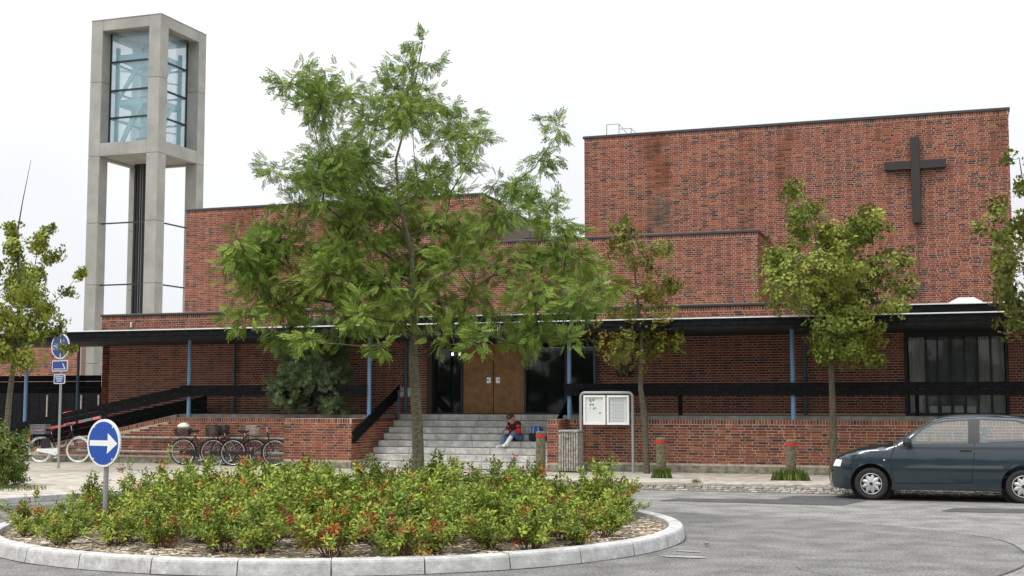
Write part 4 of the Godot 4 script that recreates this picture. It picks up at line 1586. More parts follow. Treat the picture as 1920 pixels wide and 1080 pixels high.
func build_furniture() -> void:
	# notice board
	var th := thing("notice_board", "twin white notice cases in a rounded grey tube frame", "notice board", Vector3(-8.14, 0.1, -29.7))
	var st := nst()
	var pts := [Vector3(-0.62, 0, 0), Vector3(-0.62, 1.72, 0)]
	for k in 7: pts.append(Vector3(-0.52 - 0.1 * cos(PI / 2 * k / 6), 1.73 + 0.1 * sin(PI / 2 * k / 6), 0))
	for k in 7: pts.append(Vector3(0.52 + 0.1 * sin(PI / 2 * k / 6), 1.73 + 0.1 * cos(PI / 2 * k / 6), 0))
	pts.append(Vector3(0.62, 0, 0))
	tube(st, pts, 0.035, 10)
	part(th, "tube_frame", st, M.steel)
	for s in [-1.0, 1.0]:
		st = nst()
		var cx: float = s * 0.28
		span(st, Vector3(cx - 0.265, 1.09, -0.035), Vector3(cx + 0.265, 1.77, 0.02), 0.006)
		var cs := part(th, "case", st, M.ink_soft)
		for f in [[cx - 0.265, cx + 0.265, 1.72, 1.77], [cx - 0.265, cx + 0.265, 1.09, 1.14], [cx - 0.265, cx - 0.215, 1.141, 1.719], [cx + 0.215, cx + 0.265, 1.141, 1.719]]:
			st = nst()
			span(st, Vector3(f[0], f[2], 0.0205), Vector3(f[1], f[3], 0.055), 0.004)
			part(cs, "rim", st, M.white)
		st = nst()
		if s < 0: span(st, Vector3(cx - 0.212, 1.142, 0.021), Vector3(cx + 0.212, 1.70, 0.024))
		else: span(st, Vector3(cx - 0.185, 1.142, 0.021), Vector3(cx + 0.20, 1.69, 0.024))
		var sh := part(cs, "notice_sheet", st, M.paper if s < 0 else M.paper_grey)
		if s < 0:
			for b in [[-0.10, 1.66, 0.05, 0.035], [-0.09, 1.62, 0.05, 0.02], [-0.03, 1.66, 0.04, 0.05], [-0.10, 1.555, 0.035, 0.045], [-0.04, 1.555, 0.055, 0.03], [-0.11, 1.475, 0.025, 0.02], [0.0, 1.475, 0.085, 0.022], [-0.02, 1.44, 0.03, 0.02], [0.13, 1.36, 0.045, 0.03]]:
				st = nst()
				box(st, Vector3(cx + b[0], b[1], 0.0255), Vector3(b[2], b[3], 0.002))
				part(sh, "print", st, M.ink)
		else:
			for k in 16:
				st = nst()
				box(st, Vector3(cx - 0.005 + 0.01 * sin(k * 4.0), 1.66 - k * 0.033, 0.0255), Vector3(0.33 - 0.06 * absf(sin(k * 2.1)), 0.012 if k != 0 else 0.02, 0.002))
				part(sh, "print", st, M.ink_soft)
		st = nst()
		span(st, Vector3(cx - 0.213, 1.142, 0.045), Vector3(cx + 0.213, 1.718, 0.049))
		part(cs, "pane", st, M.glass)
	# slatted litter bin
	th = thing("litter_bin", "grey slatted litter bin with a flat lid beside the stair", "litter bin", Vector3(-8.96, 0.1, -29.55))
	st = nst()
	span(st, Vector3(-0.195, 0.05, -0.17), Vector3(0.195, 0.88, 0.17))
	part(th, "liner", st, M.plastic)
	for k in 8:
		for s in [-1.0, 1.0]:
			st = nst()
			var a := -0.205 + k * 0.0586
			span(st, Vector3(a - 0.021, 0.03, s * 0.19 - 0.011), Vector3(a + 0.021, 0.9, s * 0.19 + 0.011), 0.004)
			part(th, "slat", st, M.slat)
	for k in 6:
		for s in [-1.0, 1.0]:
			st = nst()
			var a := -0.145 + k * 0.058
			span(st, Vector3(s * 0.24 - 0.011, 0.03, a - 0.021), Vector3(s * 0.24 + 0.011, 0.9, a + 0.021), 0.004)
			part(th, "slat", st, M.slat)
	st = nst()
	box(st, Vector3(0, 0.94, 0), Vector3(0.51, 0.07, 0.41), Basis.IDENTITY, 0.02)
	part(th, "lid", st, M.galv)
	st = nst()
	tube(st, [Vector3(-0.06, 0.77, 0.2), Vector3(-0.06, 0.77, 0.225), Vector3(0.06, 0.77, 0.225), Vector3(0.06, 0.77, 0.2)], 0.008, 6)
	part(th, "handle", st, M.ink)
	# bollards
	var n := 0
	for b in [[-9.12, -27.8, 0.97, "nearest the stair"], [-6.42, -27.8, 0.86, "middle one, beside the thin brown maple"], [-3.70, -27.8, 0.84, "nearest the dark blue car, in tall grass"]]:
		var p := thing("wooden_bollard", "weathered wooden bollard with red band, " + b[3], "bollard", Vector3(b[0], 0.1, b[1]), 0.0, "wooden bollards along the pavement")
		st = nst()
		var h: float = b[2]
		lathe(st, [Vector2(0.108, -0.05), Vector2(0.106, h * 0.5), Vector2(0.102, h - 0.03), Vector2(0.085, h), Vector2(0, h + 0.004)], 16, Transform3D(Basis(Vector3(0, 0, 1), [0.0, 0.01, -0.008][n]), Vector3.ZERO))
		part(p, "timber", st, M.wood_grey)
		st = nst()
		lathe(st, [Vector2(0.104, h - 0.125), Vector2(0.1085, h - 0.125), Vector2(0.108, h - 0.06), Vector2(0.103, h - 0.06)], 16, Transform3D(Basis(Vector3(0, 0, 1), [0.0, 0.01, -0.008][n]), Vector3.ZERO))
		part(p, "red_band", st, M.red)
		n += 1
	# bicycle rails on the wall
	for s in [[0.78, "upper"], [0.41, "lower"]]:
		var r := thing("bicycle_rail", "%s of the two grey rails along the brick wall behind the bicycles" % s[1], "rail")
		st = nst()
		tube(st, [Vector3(-23.0, s[0], ZW + 0.09), Vector3(-16.32, s[0], ZW + 0.09)], 0.028, 8)
		part(r, "tube", st, M.galv)
		for k in 4:
			st = nst()
			var x := -22.6 + k * 2.0
			tube(st, [Vector3(x, s[0], ZW - 0.02), Vector3(x, s[0], ZW + 0.07)], 0.018, 6)
			part(r, "bracket", st, M.galv)


# ------------------------------------------------------------ bicycles
func bicycle(label: String, rear: Vector3, yaw: float, o: Dictionary) -> Node3D:
	var th := thing("bicycle", label, "bicycle", rear, yaw, "bicycles parked along the brick wall")
	var R := 0.34
	var fm: Material = o.get("frame", M.bike_black)
	var gm: Material = o.get("guard", M.bike_black)
	var st: SurfaceTool
	for cx in [0.0, 1.08]:
		var c := Transform3D(Basis.IDENTITY, Vector3(cx, R, 0))
		var w := Node3D.new()
		w.name = "wheel"
		th.add_child(w, true)
		st = nst(); torus(st, R - 0.016, 0.018, 36, 7, c)
		part(w, "tyre", st, o.get("tyre", M.rubber))
		st = nst(); torus(st, R - 0.042, 0.011, 36, 6, c)
		part(w, "rim", st, M.chrome)
		st = nst()
		for k in 24:
			var a := TAU * k / 24
			tube(st, [c * Vector3(0.02 * cos(a + 1), 0.02 * sin(a + 1), 0.025 * (1 if k % 2 else -1)), c * Vector3((R - 0.045) * cos(a), (R - 0.045) * sin(a), 0)], 0.0016, 3, false)
		part(w, "spokes", st, M.alu)
		st = nst()
		tube(st, [Vector3(cx, R, -0.05), Vector3(cx, R, 0.05)], 0.024, 8)
		part(w, "hub", st, M.alu)
		st = nst()
		var a0 := 0.1 if cx < 0.5 else 0.35
		var a1 := 3.35 if cx < 0.5 else 3.5
		for k in 18:
			var b0 := lerpf(a0, a1, k / 18.0)
			var b1 := lerpf(a0, a1, (k + 1) / 18.0)
			var e0 := Vector3(cos(b0), sin(b0), 0) * (R + 0.02)
			var e1 := Vector3(cos(b1), sin(b1), 0) * (R + 0.02)
			for s in [[-0.028, -0.012, 0.0], [-0.0, 0.0, 0.0]]:
				pass
			var zz := Vector3(0, 0, 0.027)
			quad(st, c * (e0 * 0.975 - zz), c * (e1 * 0.975 - zz), c * e1, c * e0)
			quad(st, c * e0, c * e1, c * (e1 * 0.975 + zz), c * (e0 * 0.975 + zz))
		part(th, "mudguard", st, gm)
		if cx < 0.5 and not o.has("tyre"):
			st = nst()
			for k in 5:
				var b0 := lerpf(2.75, 3.35, k / 5.0)
				var b1 := lerpf(2.75, 3.35, (k + 1) / 5.0)
				var zz := Vector3(0, 0, 0.029)
				var e0 := Vector3(cos(b0), sin(b0), 0) * (R + 0.024)
				var e1 := Vector3(cos(b1), sin(b1), 0) * (R + 0.024)
				quad(st, c * (e0 - zz), c * (e1 - zz), c * (e1 + zz), c * (e0 + zz))
			part(th, "mudguard_tip", st, M.white)
	var hub := Vector3(0, R, 0)
	var bb := Vector3(0.46, 0.29, 0)
	var seat := Vector3(0.31, 0.76, 0)
	var head0 := Vector3(0.93, 0.62, 0)
	var head1 := Vector3(0.88, 0.86, 0)
	st = nst()
	tube(st, [bb, seat], 0.016, 8)
	tube(st, [head0, head1], 0.019, 8)
	if o.get("step", true): tube(st, [head0 + Vector3(-0.005, 0.05, 0), Vector3(0.72, 0.42, 0), bb + Vector3(0.03, 0.03, 0), bb], 0.019, 8)
	else:
		tube(st, [head0, bb], 0.017, 8)
		tube(st, [head1 - Vector3(0, 0.05, 0), seat - Vector3(0, 0.04, 0)], 0.015, 8)
	if o.get("step", true): tube(st, [head1 - Vector3(0, 0.04, 0), Vector3(0.66, 0.53, 0), Vector3(0.395, 0.47, 0)], 0.013, 8)
	for z in [-0.055, 0.055]:
		var zz := Vector3(0, 0, z)
		tube(st, [hub + zz, bb + zz * 0.5], 0.010, 6)
		tube(st, [hub + zz, seat + zz * 0.3 - Vector3(0, 0.03, 0)], 0.008, 6)
		tube(st, [head0 + zz * 0.7, Vector3(1.0, 0.5, z), Vector3(1.08, R, z)], 0.011, 6)
	part(th, "frame", st, fm)
	st = nst()
	tube(st, [seat - Vector3(0, 0.02, 0), Vector3(0.28, 0.87, 0)], 0.013, 8)
	tube(st, [head1, Vector3(0.855, 0.98, 0)], 0.012, 8)
	tube(st, [Vector3(0.70, 1.0, -0.29), Vector3(0.80, 1.03, -0.24), Vector3(0.87, 1.0, -0.08), Vector3(0.865, 0.985, 0), Vector3(0.87, 1.0, 0.08), Vector3(0.80, 1.03, 0.24), Vector3(0.70, 1.0, 0.29)], 0.012, 8)
	var hb := part(th, "handlebar", st, M.chrome)
	for z in [-1.0, 1.0]:
		st = nst()
		tube(st, [Vector3(0.68, 0.995, z * 0.297), Vector3(0.77, 1.022, z * 0.257)], 0.017, 8)
		part(hb, "grip", st, M.rubber)
	st = nst()
	var prof := []
	for k in 7:
		var t := k / 6.0
		prof.append([Vector3(0.13 + 0.27 * t, 0.895 + 0.012 * cos(t * 5), 0), 0.10 - 0.075 * t if t < 0.7 else 0.04 - 0.02 * (t - 0.7)])
	for k in 6:
		var a: Array = prof[k]
		var b: Array = prof[k + 1]
		var wa := Vector3(0, 0, a[1])
		var wb := Vector3(0, 0, b[1])
		var dn := Vector3(0, -0.05, 0)
		quad(st, a[0] - wa, b[0] - wb, b[0] + wb, a[0] + wa)
		quad(st, a[0] + wa, b[0] + wb, b[0] + wb * 0.7 + dn, a[0] + wa * 0.7 + dn)
		quad(st, a[0] - wa * 0.7 + dn, b[0] - wb * 0.7 + dn, b[0] - wb, a[0] - wa)
	quad(st, prof[0][0] - Vector3(0, 0, 0.1), prof[0][0] + Vector3(0, 0, 0.1), prof[0][0] + Vector3(0, -0.05, 0.07), prof[0][0] + Vector3(0, -0.05, -0.07))
	part(th, "saddle", st, M.rubber)
	st = nst()
	for z in [-0.055, 0.0, 0.055]: tube(st, [Vector3(-0.30, 0.755, z), Vector3(0.24, 0.755, z)], 0.006, 5)
	for z in [-0.06, 0.06]: tube(st, [hub + Vector3(0, 0, z), Vector3(-0.12, 0.755, z)], 0.005, 5)
	tube(st, [Vector3(-0.30, 0.755, -0.055), Vector3(-0.30, 0.755, 0.055)], 0.006, 5)
	part(th, "rack", st, M.bike_black)
	st = nst()
	prism(st, PackedVector2Array([Vector2(-0.06, 0.37), Vector2(0.36, 0.37), Vector2(0.50, 0.39), Vector2(0.56, 0.33), Vector2(0.55, 0.25), Vector2(0.46, 0.19), Vector2(0.36, 0.22), Vector2(-0.02, 0.29), Vector2(-0.09, 0.32)]), 0.03, Transform3D(Basis.IDENTITY, Vector3(0, 0, 0.05)))
	part(th, "chain_case", st, o.get("case", M.bike_black))
	st = nst()
	for s in [1.0, -1.0]:
		tube(st, [bb + Vector3(0, 0, s * 0.085), bb + Vector3(0.05 * s, -0.16 * s, s * 0.10)], 0.009, 6)
		box(st, bb + Vector3(0.05 * s, -0.16 * s, s * 0.15), Vector3(0.09, 0.02, 0.07), Basis.IDENTITY, 0.005)
	part(th, "pedals", st, M.alu)
	st = nst()
	tube(st, [Vector3(0.30, 0.26, 0.05), Vector3(0.22, 0.01, 0.16)], 0.010, 6)
	part(th, "stand", st, M.alu)
	st = nst()
	box(st, Vector3(-0.345, 0.68, 0), Vector3(0.02, 0.05, 0.07), Basis.IDENTITY, 0.005)
	part(th, "rear_light", st, M.red)
	for b in o.get("baskets", []):
		st = nst()
		var c: Vector3 = b[0]
		var s: Vector3 = b[1]
		for k in 7:
			var y := c.y + s.y * k / 6.0
			var g := 0.86 + 0.14 * k / 6.0
			var cs := [Vector3(-s.x * g, 0, -s.z * g), Vector3(s.x * g, 0, -s.z * g), Vector3(s.x * g, 0, s.z * g), Vector3(-s.x * g, 0, s.z * g)]
			for e in 4: tube(st, [Vector3(c.x, y, c.z) + cs[e] * 0.5, Vector3(c.x, y, c.z) + cs[(e + 1) % 4] * 0.5], 0.005, 4)
		for k in 9:
			for e in 4:
				var d0 := [Vector3(-1, 0, -1), Vector3(1, 0, -1), Vector3(1, 0, 1), Vector3(-1, 0, 1)]
				var p: Vector3 = d0[e].lerp(d0[(e + 1) % 4], k / 9.0)
				tube(st, [Vector3(c.x + p.x * s.x * 0.43, c.y, c.z + p.z * s.z * 0.43), Vector3(c.x + p.x * s.x * 0.5, c.y + s.y, c.z + p.z * s.z * 0.5)], 0.004, 4)
		box(st, c + Vector3(0, 0.004, 0), Vector3(s.x * 0.86, 0.006, s.z * 0.86))
		part(th, "basket", st, b[2])
	if o.get("bag", false):
		st = nst()
		var rows := 6
		lathe(st, [Vector2(0, -0.05), Vector2(0.13, -0.045), Vector2(0.16, 0.0), Vector2(0.12, 0.06), Vector2(0.05, 0.10), Vector2(0, 0.105)], 9, Transform3D(Basis.from_scale(Vector3(1.1, 0.9, 0.8)), Vector3(0.0, 0.99, 0.0)))
		part(th, "plastic_bag", st, M.bag_white)
	if o.get("skirt", false):
		st = nst()
		prism(st, PackedVector2Array([Vector2(0.02, 0.36), Vector2(0.34, 0.40), Vector2(0.28, 0.66), Vector2(0.06, 0.64)]), 0.006, Transform3D(Basis.IDENTITY, Vector3(0, 0, 0.045)))
		part(th, "coat_guard", st, M.bike_black)
	return th


func build_bicycles() -> void:
	var y := 0.1
	bicycle("black bicycle with a white bag on its rear rack, farthest left of the three", Vector3(-19.43, y, -29.62), 0.24, {"baskets": [[Vector3(-0.02, 0.765, 0), Vector3(0.40, 0.16, 0.28), M.bike_black], [Vector3(1.02, 0.78, 0), Vector3(0.28, 0.24, 0.34), M.bike_black]], "bag": true, "step": true})
	bicycle("dark red bicycle in the middle of the three beside the brick pier", Vector3(-18.50, y, -29.55), 0.24, {"frame": M.bike_red, "baskets": [[Vector3(-0.0, 0.765, 0), Vector3(0.36, 0.20, 0.28), M.bike_black], [Vector3(1.02, 0.80, 0), Vector3(0.26, 0.22, 0.32), M.brown_paper]]})
	bicycle("black bicycle nearest the brick pier with its front wheel behind the pier", Vector3(-17.86, y, -29.46), 0.24, {"step": false})
	bicycle("bicycle with white tyres and chain case behind the round arrow sign", Vector3(-23.9, y, -29.62), 0.20, {"tyre": M.white, "guard": M.white, "case": M.white, "skirt": true, "baskets": [[Vector3(-0.02, 0.765, 0), Vector3(0.44, 0.24, 0.34), M.mesh_grey]]})


# ------------------------------------------------------------ cars
const PROF := [[-2.53, 0.50], [-2.51, 0.60], [-2.44, 0.70], [-2.30, 0.775], [-1.95, 0.88], [-1.45, 0.97], [-1.10, 1.20], [-0.80, 1.375], [-0.60, 1.44], [-0.09, 1.47], [0.42, 1.46], [0.80, 1.41], [1.08, 1.32], [1.28, 1.05], [1.36, 0.95], [1.40, 0.70], [1.40, 0.52]]


func car_top(x: float) -> float:
	for k in PROF.size() - 1:
		var a: Array = PROF[k]
		var b: Array = PROF[k + 1]
		if x <= b[0] and x >= a[0]:
			var t: float = (x - a[0]) / maxf(b[0] - a[0], 1e-5)
			var m0: float = (b[1] - PROF[maxi(k - 1, 0)][1]) / maxf(b[0] - PROF[maxi(k - 1, 0)][0], 0.05) * (b[0] - a[0])
			var m1: float = (PROF[mini(k + 2, PROF.size() - 1)][1] - a[1]) / maxf(PROF[mini(k + 2, PROF.size() - 1)][0] - a[0], 0.05) * (b[0] - a[0])
			var t2 := t * t
			var t3 := t2 * t
			return (2 * t3 - 3 * t2 + 1) * a[1] + (t3 - 2 * t2 + t) * m0 + (-2 * t3 + 3 * t2) * b[1] + (t3 - t2) * m1
	return 0.5


func car_half(x: float, y: float) -> float:        # half the width at a point of the side
	var w := 0.79
	w -= 0.035 * pow(clampf((0.55 - y) / 0.4, 0, 1), 2)
	if y > 0.92: w -= 0.25 * pow((y - 0.92) / 0.55, 1.25)
	elif y > 0.62: w -= 0.03 * pow((y - 0.62) / 0.3, 2)
	w += 0.012 * exp(-pow((y - 0.57) / 0.035, 2))
	if x < -1.9: w -= 0.36 * pow((-1.9 - x) / 0.66, 2.6)
	if x > 0.9: w -= 0.16 * pow((x - 0.9) / 0.5, 2.4)
	var below := car_top(clampf(x, -2.52, 1.39)) - y
	if below < 0.07: w -= 0.07 - sqrt(maxf(0.0, 0.0049 - pow(0.07 - clampf(below, 0, 0.07), 2)))
	return w


# a piece of the car's side, cut into small cells and bent to the body
func side_sheet(st: SurfaceTool, poly: PackedVector2Array, sg: float, out: float, cell := 0.07) -> void:
	var lo := poly[0]
	var hi := poly[0]
	for p in poly:
		lo = lo.min(p); hi = hi.max(p)
	for i in range(int(floor(lo.x / cell)), int(ceil(hi.x / cell))):
		for j in range(int(floor(lo.y / cell)), int(ceil(hi.y / cell))):
			for piece in Geometry2D.intersect_polygons(poly, rect_poly(i * cell, j * cell, (i + 1) * cell, (j + 1) * cell)):
				var id := Geometry2D.triangulate_polygon(piece)
				for k in range(0, id.size(), 3):
					var v := []
					var n := []
					for m in 3:
						var p: Vector2 = piece[id[k + m]]
						v.append(Vector3(p.x, p.y, sg * (car_half(p.x, p.y) + out)))
						var dx := (car_half(p.x + 0.012, p.y) - car_half(p.x - 0.012, p.y)) / 0.024
						var dy := (car_half(p.x, p.y + 0.008) - car_half(p.x, p.y - 0.008)) / 0.016
						n.append(Vector3(-dx, -dy, sg).normalized())
					tri(st, v[0], v[1], v[2], n[0], n[1], n[2])


func pv(a: Array) -> PackedVector2Array:
	var p := PackedVector2Array()
	for k in range(0, a.size(), 2): p.append(Vector2(a[k], a[k + 1]))
	return p


func arc(cx: float, cy: float, r: float, a0: float, a1: float, n: int) -> PackedVector2Array:
	var p := PackedVector2Array()
	for k in n + 1:
		var a := lerpf(a0, a1, k / float(n))
		p.append(Vector2(cx + cos(a) * r, cy + sin(a) * r))
	return p


func cut(polys: Array, by: PackedVector2Array) -> Array:
	var out := []
	for p in polys:
		for q in Geometry2D.clip_polygons(p, by):
			if not Geometry2D.is_polygon_clockwise(q): out.append(q)
	return out


func within(poly: PackedVector2Array, by: PackedVector2Array) -> Array:
	var out := []
	for q in Geometry2D.intersect_polygons(poly, by): out.append(q)
	return out


func car(called: String, label: String, at: Vector3, turn: float, paint: Material) -> Node3D:
	var th := thing(called, label, "car", at, turn)
	var st: SurfaceTool
	var outline := PackedVector2Array([Vector2(-2.50, 0.20), Vector2(-2.22, 0.175), Vector2(1.30, 0.22), Vector2(1.39, 0.35)])
	for k in 61:
		var x := lerpf(1.395, -2.528, k / 60.0)
		outline.append(Vector2(x, car_top(x) - 0.001))
	if Geometry2D.is_polygon_clockwise(outline): outline.reverse()
	var arches := [disc_poly(0.355, 28), disc_poly(0.355, 28)]
	for k in 28:
		arches[0][k] += Vector2(-1.83, 0.285)
		arches[1][k] += Vector2(0.66, 0.285)
	var win := pv([-1.16, 0.985, -0.205, 1.005, -0.195, 1.395, -0.52, 1.375, -0.77, 1.325, -0.98, 1.21, -1.12, 1.09])
	var win2 := pv([-0.02, 1.015, 0.86, 1.06, 0.93, 1.10, 0.80, 1.30, 0.58, 1.385, -0.01, 1.405])
	var light := pv([-2.56, 0.575, -2.365, 0.575, -2.325, 0.69, -2.56, 0.71])
	var glassline := pv([-1.20, 0.975, -0.19, 0.995, -0.18, 1.41, -0.53, 1.395, -0.80, 1.345, -1.02, 1.225, -1.15, 1.09])
	var glassline2 := pv([-0.19, 0.995, 0.90, 1.045, 0.965, 1.10, 0.83, 1.315, 0.59, 1.405, -0.18, 1.42])
	var bumper := pv([-2.7, 0.1, -2.16, 0.1, -2.16, 0.56, -2.7, 0.565])
	var rear_bumper := pv([0.98, 0.1, 1.6, 0.1, 1.6, 0.5, 0.98, 0.5])
	var door := pv([-1.44, 0.30, -0.17, 0.335, -0.13, 0.65, -0.10, 0.99, -0.08, 1.452, -0.60, 1.418, -0.83, 1.345, -1.06, 1.215, -1.41, 0.965, -1.515, 0.63])
	var strip := pv([-1.50, 0.545, 0.34, 0.565, 0.34, 0.592, -1.50, 0.572])
	var sill := pv([-1.60, 0.1, 0.6, 0.1, 0.6, 0.285, -1.60, 0.265])
	for sg in [1.0, -1.0]:
		var shell := []
		for k in 34: shell.append_array(within(outline, rect_poly(-2.6 + k * 0.12, 0, -2.48 + k * 0.12, 1.6)))
		for c in arches: shell = cut(shell, c)
		st = nst()
		for p in cut(cut(shell, win), win2): side_sheet(st, p, sg, -0.012, 0.12)
		part(th, "inner_side", st, M.plastic)
		var panels := shell
		for c in [glassline, glassline2, light, bumper, rear_bumper, strip]: panels = cut(panels, c)
		var d_out := Geometry2D.offset_polygon(door, 0.008)[0]
		var d_in := Geometry2D.offset_polygon(door, -0.005)[0]
		st = nst()
		var doors := []
		for p in panels: doors.append_array(within(p, d_in))
		doors = cut(doors, sill)
		for p in doors: side_sheet(st, p, sg, 0.0)
		var d := part(th, "door", st, paint)
		st = nst()
		for p in cut(panels, d_out): side_sheet(st, p, sg, 0.0)
		part(th, "side_panel", st, paint)
		st = nst()
		for p in within(pv([-1.60, 0.1, 0.6, 0.1, 0.6, 0.284, -1.60, 0.264]), d_out): side_sheet(st, p, sg, 0.001)
		part(th, "sill", st, paint)
		st = nst()
		for b in [bumper, rear_bumper]:
			st = nst()
			for p in shell:
				for q in within(p, Geometry2D.offset_polygon(b, -0.003)[0]): side_sheet(st, q, sg, 0.006)
			part(th, "bumper_side", st, paint)
		st = nst()
		for p in shell:
			for q in within(p, strip): side_sheet(st, q, sg, 0.008)
		part(th, "rub_strip", st, M.plastic)
		st = nst()
		for p in shell:
			for q in within(p, light): side_sheet(st, q, sg, 0.003, 0.05)
		part(th, "headlight", st, M.lamp_glass)
		st = nst()
		for gl in [glassline, glassline2]:
			var strips := []
			for k in 34: strips.append_array(within(gl, rect_poly(-2.6 + k * 0.12, 0, -2.48 + k * 0.12, 1.6)))
			for p in cut(cut(strips, win), win2): side_sheet(st, p, sg, -0.003)
		part(th, "window_seal", st, M.plastic)
		for wn in [win, win2]:
			st = nst()
			side_sheet(st, wn, sg, -0.008)
			part(th, "side_window", st, M.glass_car)
		st = nst()
		var hx := -0.25
		var hz: float = sg * (car_half(hx, 0.89) + 0.014)
		box(st, Vector3(hx, 0.885, hz), Vector3(0.20, 0.032, 0.03), Basis.IDENTITY, 0.01)
		box(st, Vector3(hx, 0.912, hz - sg * 0.008), Vector3(0.10, 0.028, 0.02), Basis.IDENTITY, 0.008)
		part(d, "handle", st, M.black)
		st = nst()
		lathe(st, [Vector2(0, -0.09), Vector2(0.075, -0.075), Vector2(0.095, 0.0), Vector2(0.07, 0.075), Vector2(0, 0.09)], 12, Transform3D(Basis(Vector3.RIGHT, 0.0).scaled(Vector3(0.8, 0.9, 1.0)), Vector3(-1.20, 1.02, sg * 0.90)))
		bar(st, Vector3(-1.16, 0.97, sg * 0.76), Vector3(-1.2, 0.98, sg * 0.88), 0.06, 0.04)
		part(th, "mirror", st, M.plastic)
		st = nst()
		box(st, Vector3(-1.60, 0.70, sg * (car_half(-1.6, 0.7) + 0.004)), Vector3(0.03, 0.022, 0.014), Basis.IDENTITY, 0.005)
		part(th, "side_repeater", st, M.lamp_glass)
	# upper skin: bonnet, windscreen, roof, hatch
	for s in [["bonnet", -2.528, -1.44, paint], ["windscreen", -1.44, -0.72, M.glass_car], ["roof_panel", -0.72, 0.95, paint], ["rear_window", 0.95, 1.30, M.glass_car], ["tailgate", 1.30, 1.398, paint]]:
		st = nst()
		var nx := maxi(4, int((s[2] - s[1]) / 0.07))
		var nz := 12
		for i in nx:
			for j in nz:
				var q := []
				for e in [[0, 0], [1, 0], [1, 1], [0, 1]]:
					var x: float = lerpf(s[1], s[2], (i + e[0]) / float(nx))
					var v: float = -1.0 + 2.0 * (j + e[1]) / nz
					var ty := car_top(x)
					var hw := car_half(x, ty - 0.003)
					var slope := (car_top(minf(x + 0.02, 1.398)) - car_top(maxf(x - 0.02, -2.528))) / 0.04
					var p := Vector3(x - (0.10 * (1 - v * v) if x < -2.2 else 0.0) * clampf((-2.2 - x) / 0.3, 0, 1), ty + 0.035 * (1 - v * v) * (1.0 if x > -2.3 else 0.3), v * hw)
					q.append([p, Vector3(-slope, 1, v * 0.12 / maxf(hw, 0.2)).normalized()])
				tri(st, q[0][0], q[1][0], q[2][0], q[0][1], q[1][1], q[2][1])
				tri(st, q[0][0], q[2][0], q[3][0], q[0][1], q[2][1], q[3][1])
		part(th, s[0], st, s[3])
	# front, rear and underside
	for s in [[-2.528, -2.50, "front_bumper"], [1.398, 1.385, "rear_bumper"]]:
		st = nst()
		var nz := 14
		for j in nz:
			for i in 5:
				var q := []
				for e in [[0, 0], [1, 0], [1, 1], [0, 1]]:
					var y: float = lerpf(0.2, 0.52, (i + e[0]) / 5.0)
					var v: float = -1.0 + 2.0 * (j + e[1]) / nz
					var x: float = s[0]
					var bow: float = (1 - v * v) * 0.10 * signf(s[0])
					q.append(Vector3(x + bow + (0.0 if y > 0.35 else (0.35 - y) * -0.15 * signf(s[0])), y, v * car_half(x, y)))
				quad(st, q[0], q[1], q[2], q[3])
		part(th, s[2], st, paint)
	st = nst()
	span(st, Vector3(-2.3, 0.185, -0.60), Vector3(1.25, 0.24, 0.60))
	span(st, Vector3(-2.3, 0.24, -0.42), Vector3(1.25, 0.45, 0.42))
	part(th, "underside", st, M.dark)
	for cx in [-1.83, 0.66]:
		for sg in [1.0, -1.0]:
			st = nst()
			prism(st, disc_poly(0.375, 28), 0.01, Transform3D(Basis.IDENTITY, Vector3(cx, 0.285, sg * 0.52)))
			for k in 16:
				var a0 := PI * k / 16.0
				var a1 := PI * (k + 1) / 16.0
				var e0 := Vector3(cx + cos(a0) * 0.37, 0.285 + sin(a0) * 0.37, 0)
				var e1 := Vector3(cx + cos(a1) * 0.37, 0.285 + sin(a1) * 0.37, 0)
				quad(st, e0 + Vector3(0, 0, sg * 0.52), e1 + Vector3(0, 0, sg * 0.52), e1 + Vector3(0, 0, sg * 0.74), e0 + Vector3(0, 0, sg * 0.74))
			part(th, "wheel_well", st, M.dark)
	# cabin
	st = nst()
	span(st, Vector3(-1.3, 0.42, -0.66), Vector3(1.1, 0.46, 0.66))
	span(st, Vector3(-1.25, 0.72, -0.66), Vector3(-0.95, 0.95, 0.66), 0.04)
	part(th, "cabin_floor", st, M.plastic)
	for z in [-0.36, 0.36]:
		st = nst()
		box(st, Vector3(-0.35, 0.58, z), Vector3(0.5, 0.18, 0.46), Basis.IDENTITY, 0.05)
		box(st, Vector3(-0.02, 0.86, z), Vector3(0.16, 0.56, 0.44), Basis(Vector3(0, 0, 1), -0.22), 0.05)
		box(st, Vector3(0.07, 1.2, z), Vector3(0.09, 0.14, 0.24), Basis.IDENTITY, 0.03)
		part(th, "seat", st, M.seat)
	st = nst()
	box(st, Vector3(0.62, 0.6, 0), Vector3(0.5, 0.2, 1.2), Basis.IDENTITY, 0.05)
	box(st, Vector3(0.88, 0.85, 0), Vector3(0.14, 0.4, 1.2), Basis(Vector3(0, 0, 1), -0.2), 0.05)
	part(th, "rear_seat", st, M.seat)
	st = nst()
	torus(st, 0.17, 0.014, 24, 6, Transform3D(Basis(UP, PI / 2) * Basis(Vector3.RIGHT, 0.0), Vector3(-0.85, 0.96, 0.36)))
	part(th, "steering_wheel", st, M.plastic)
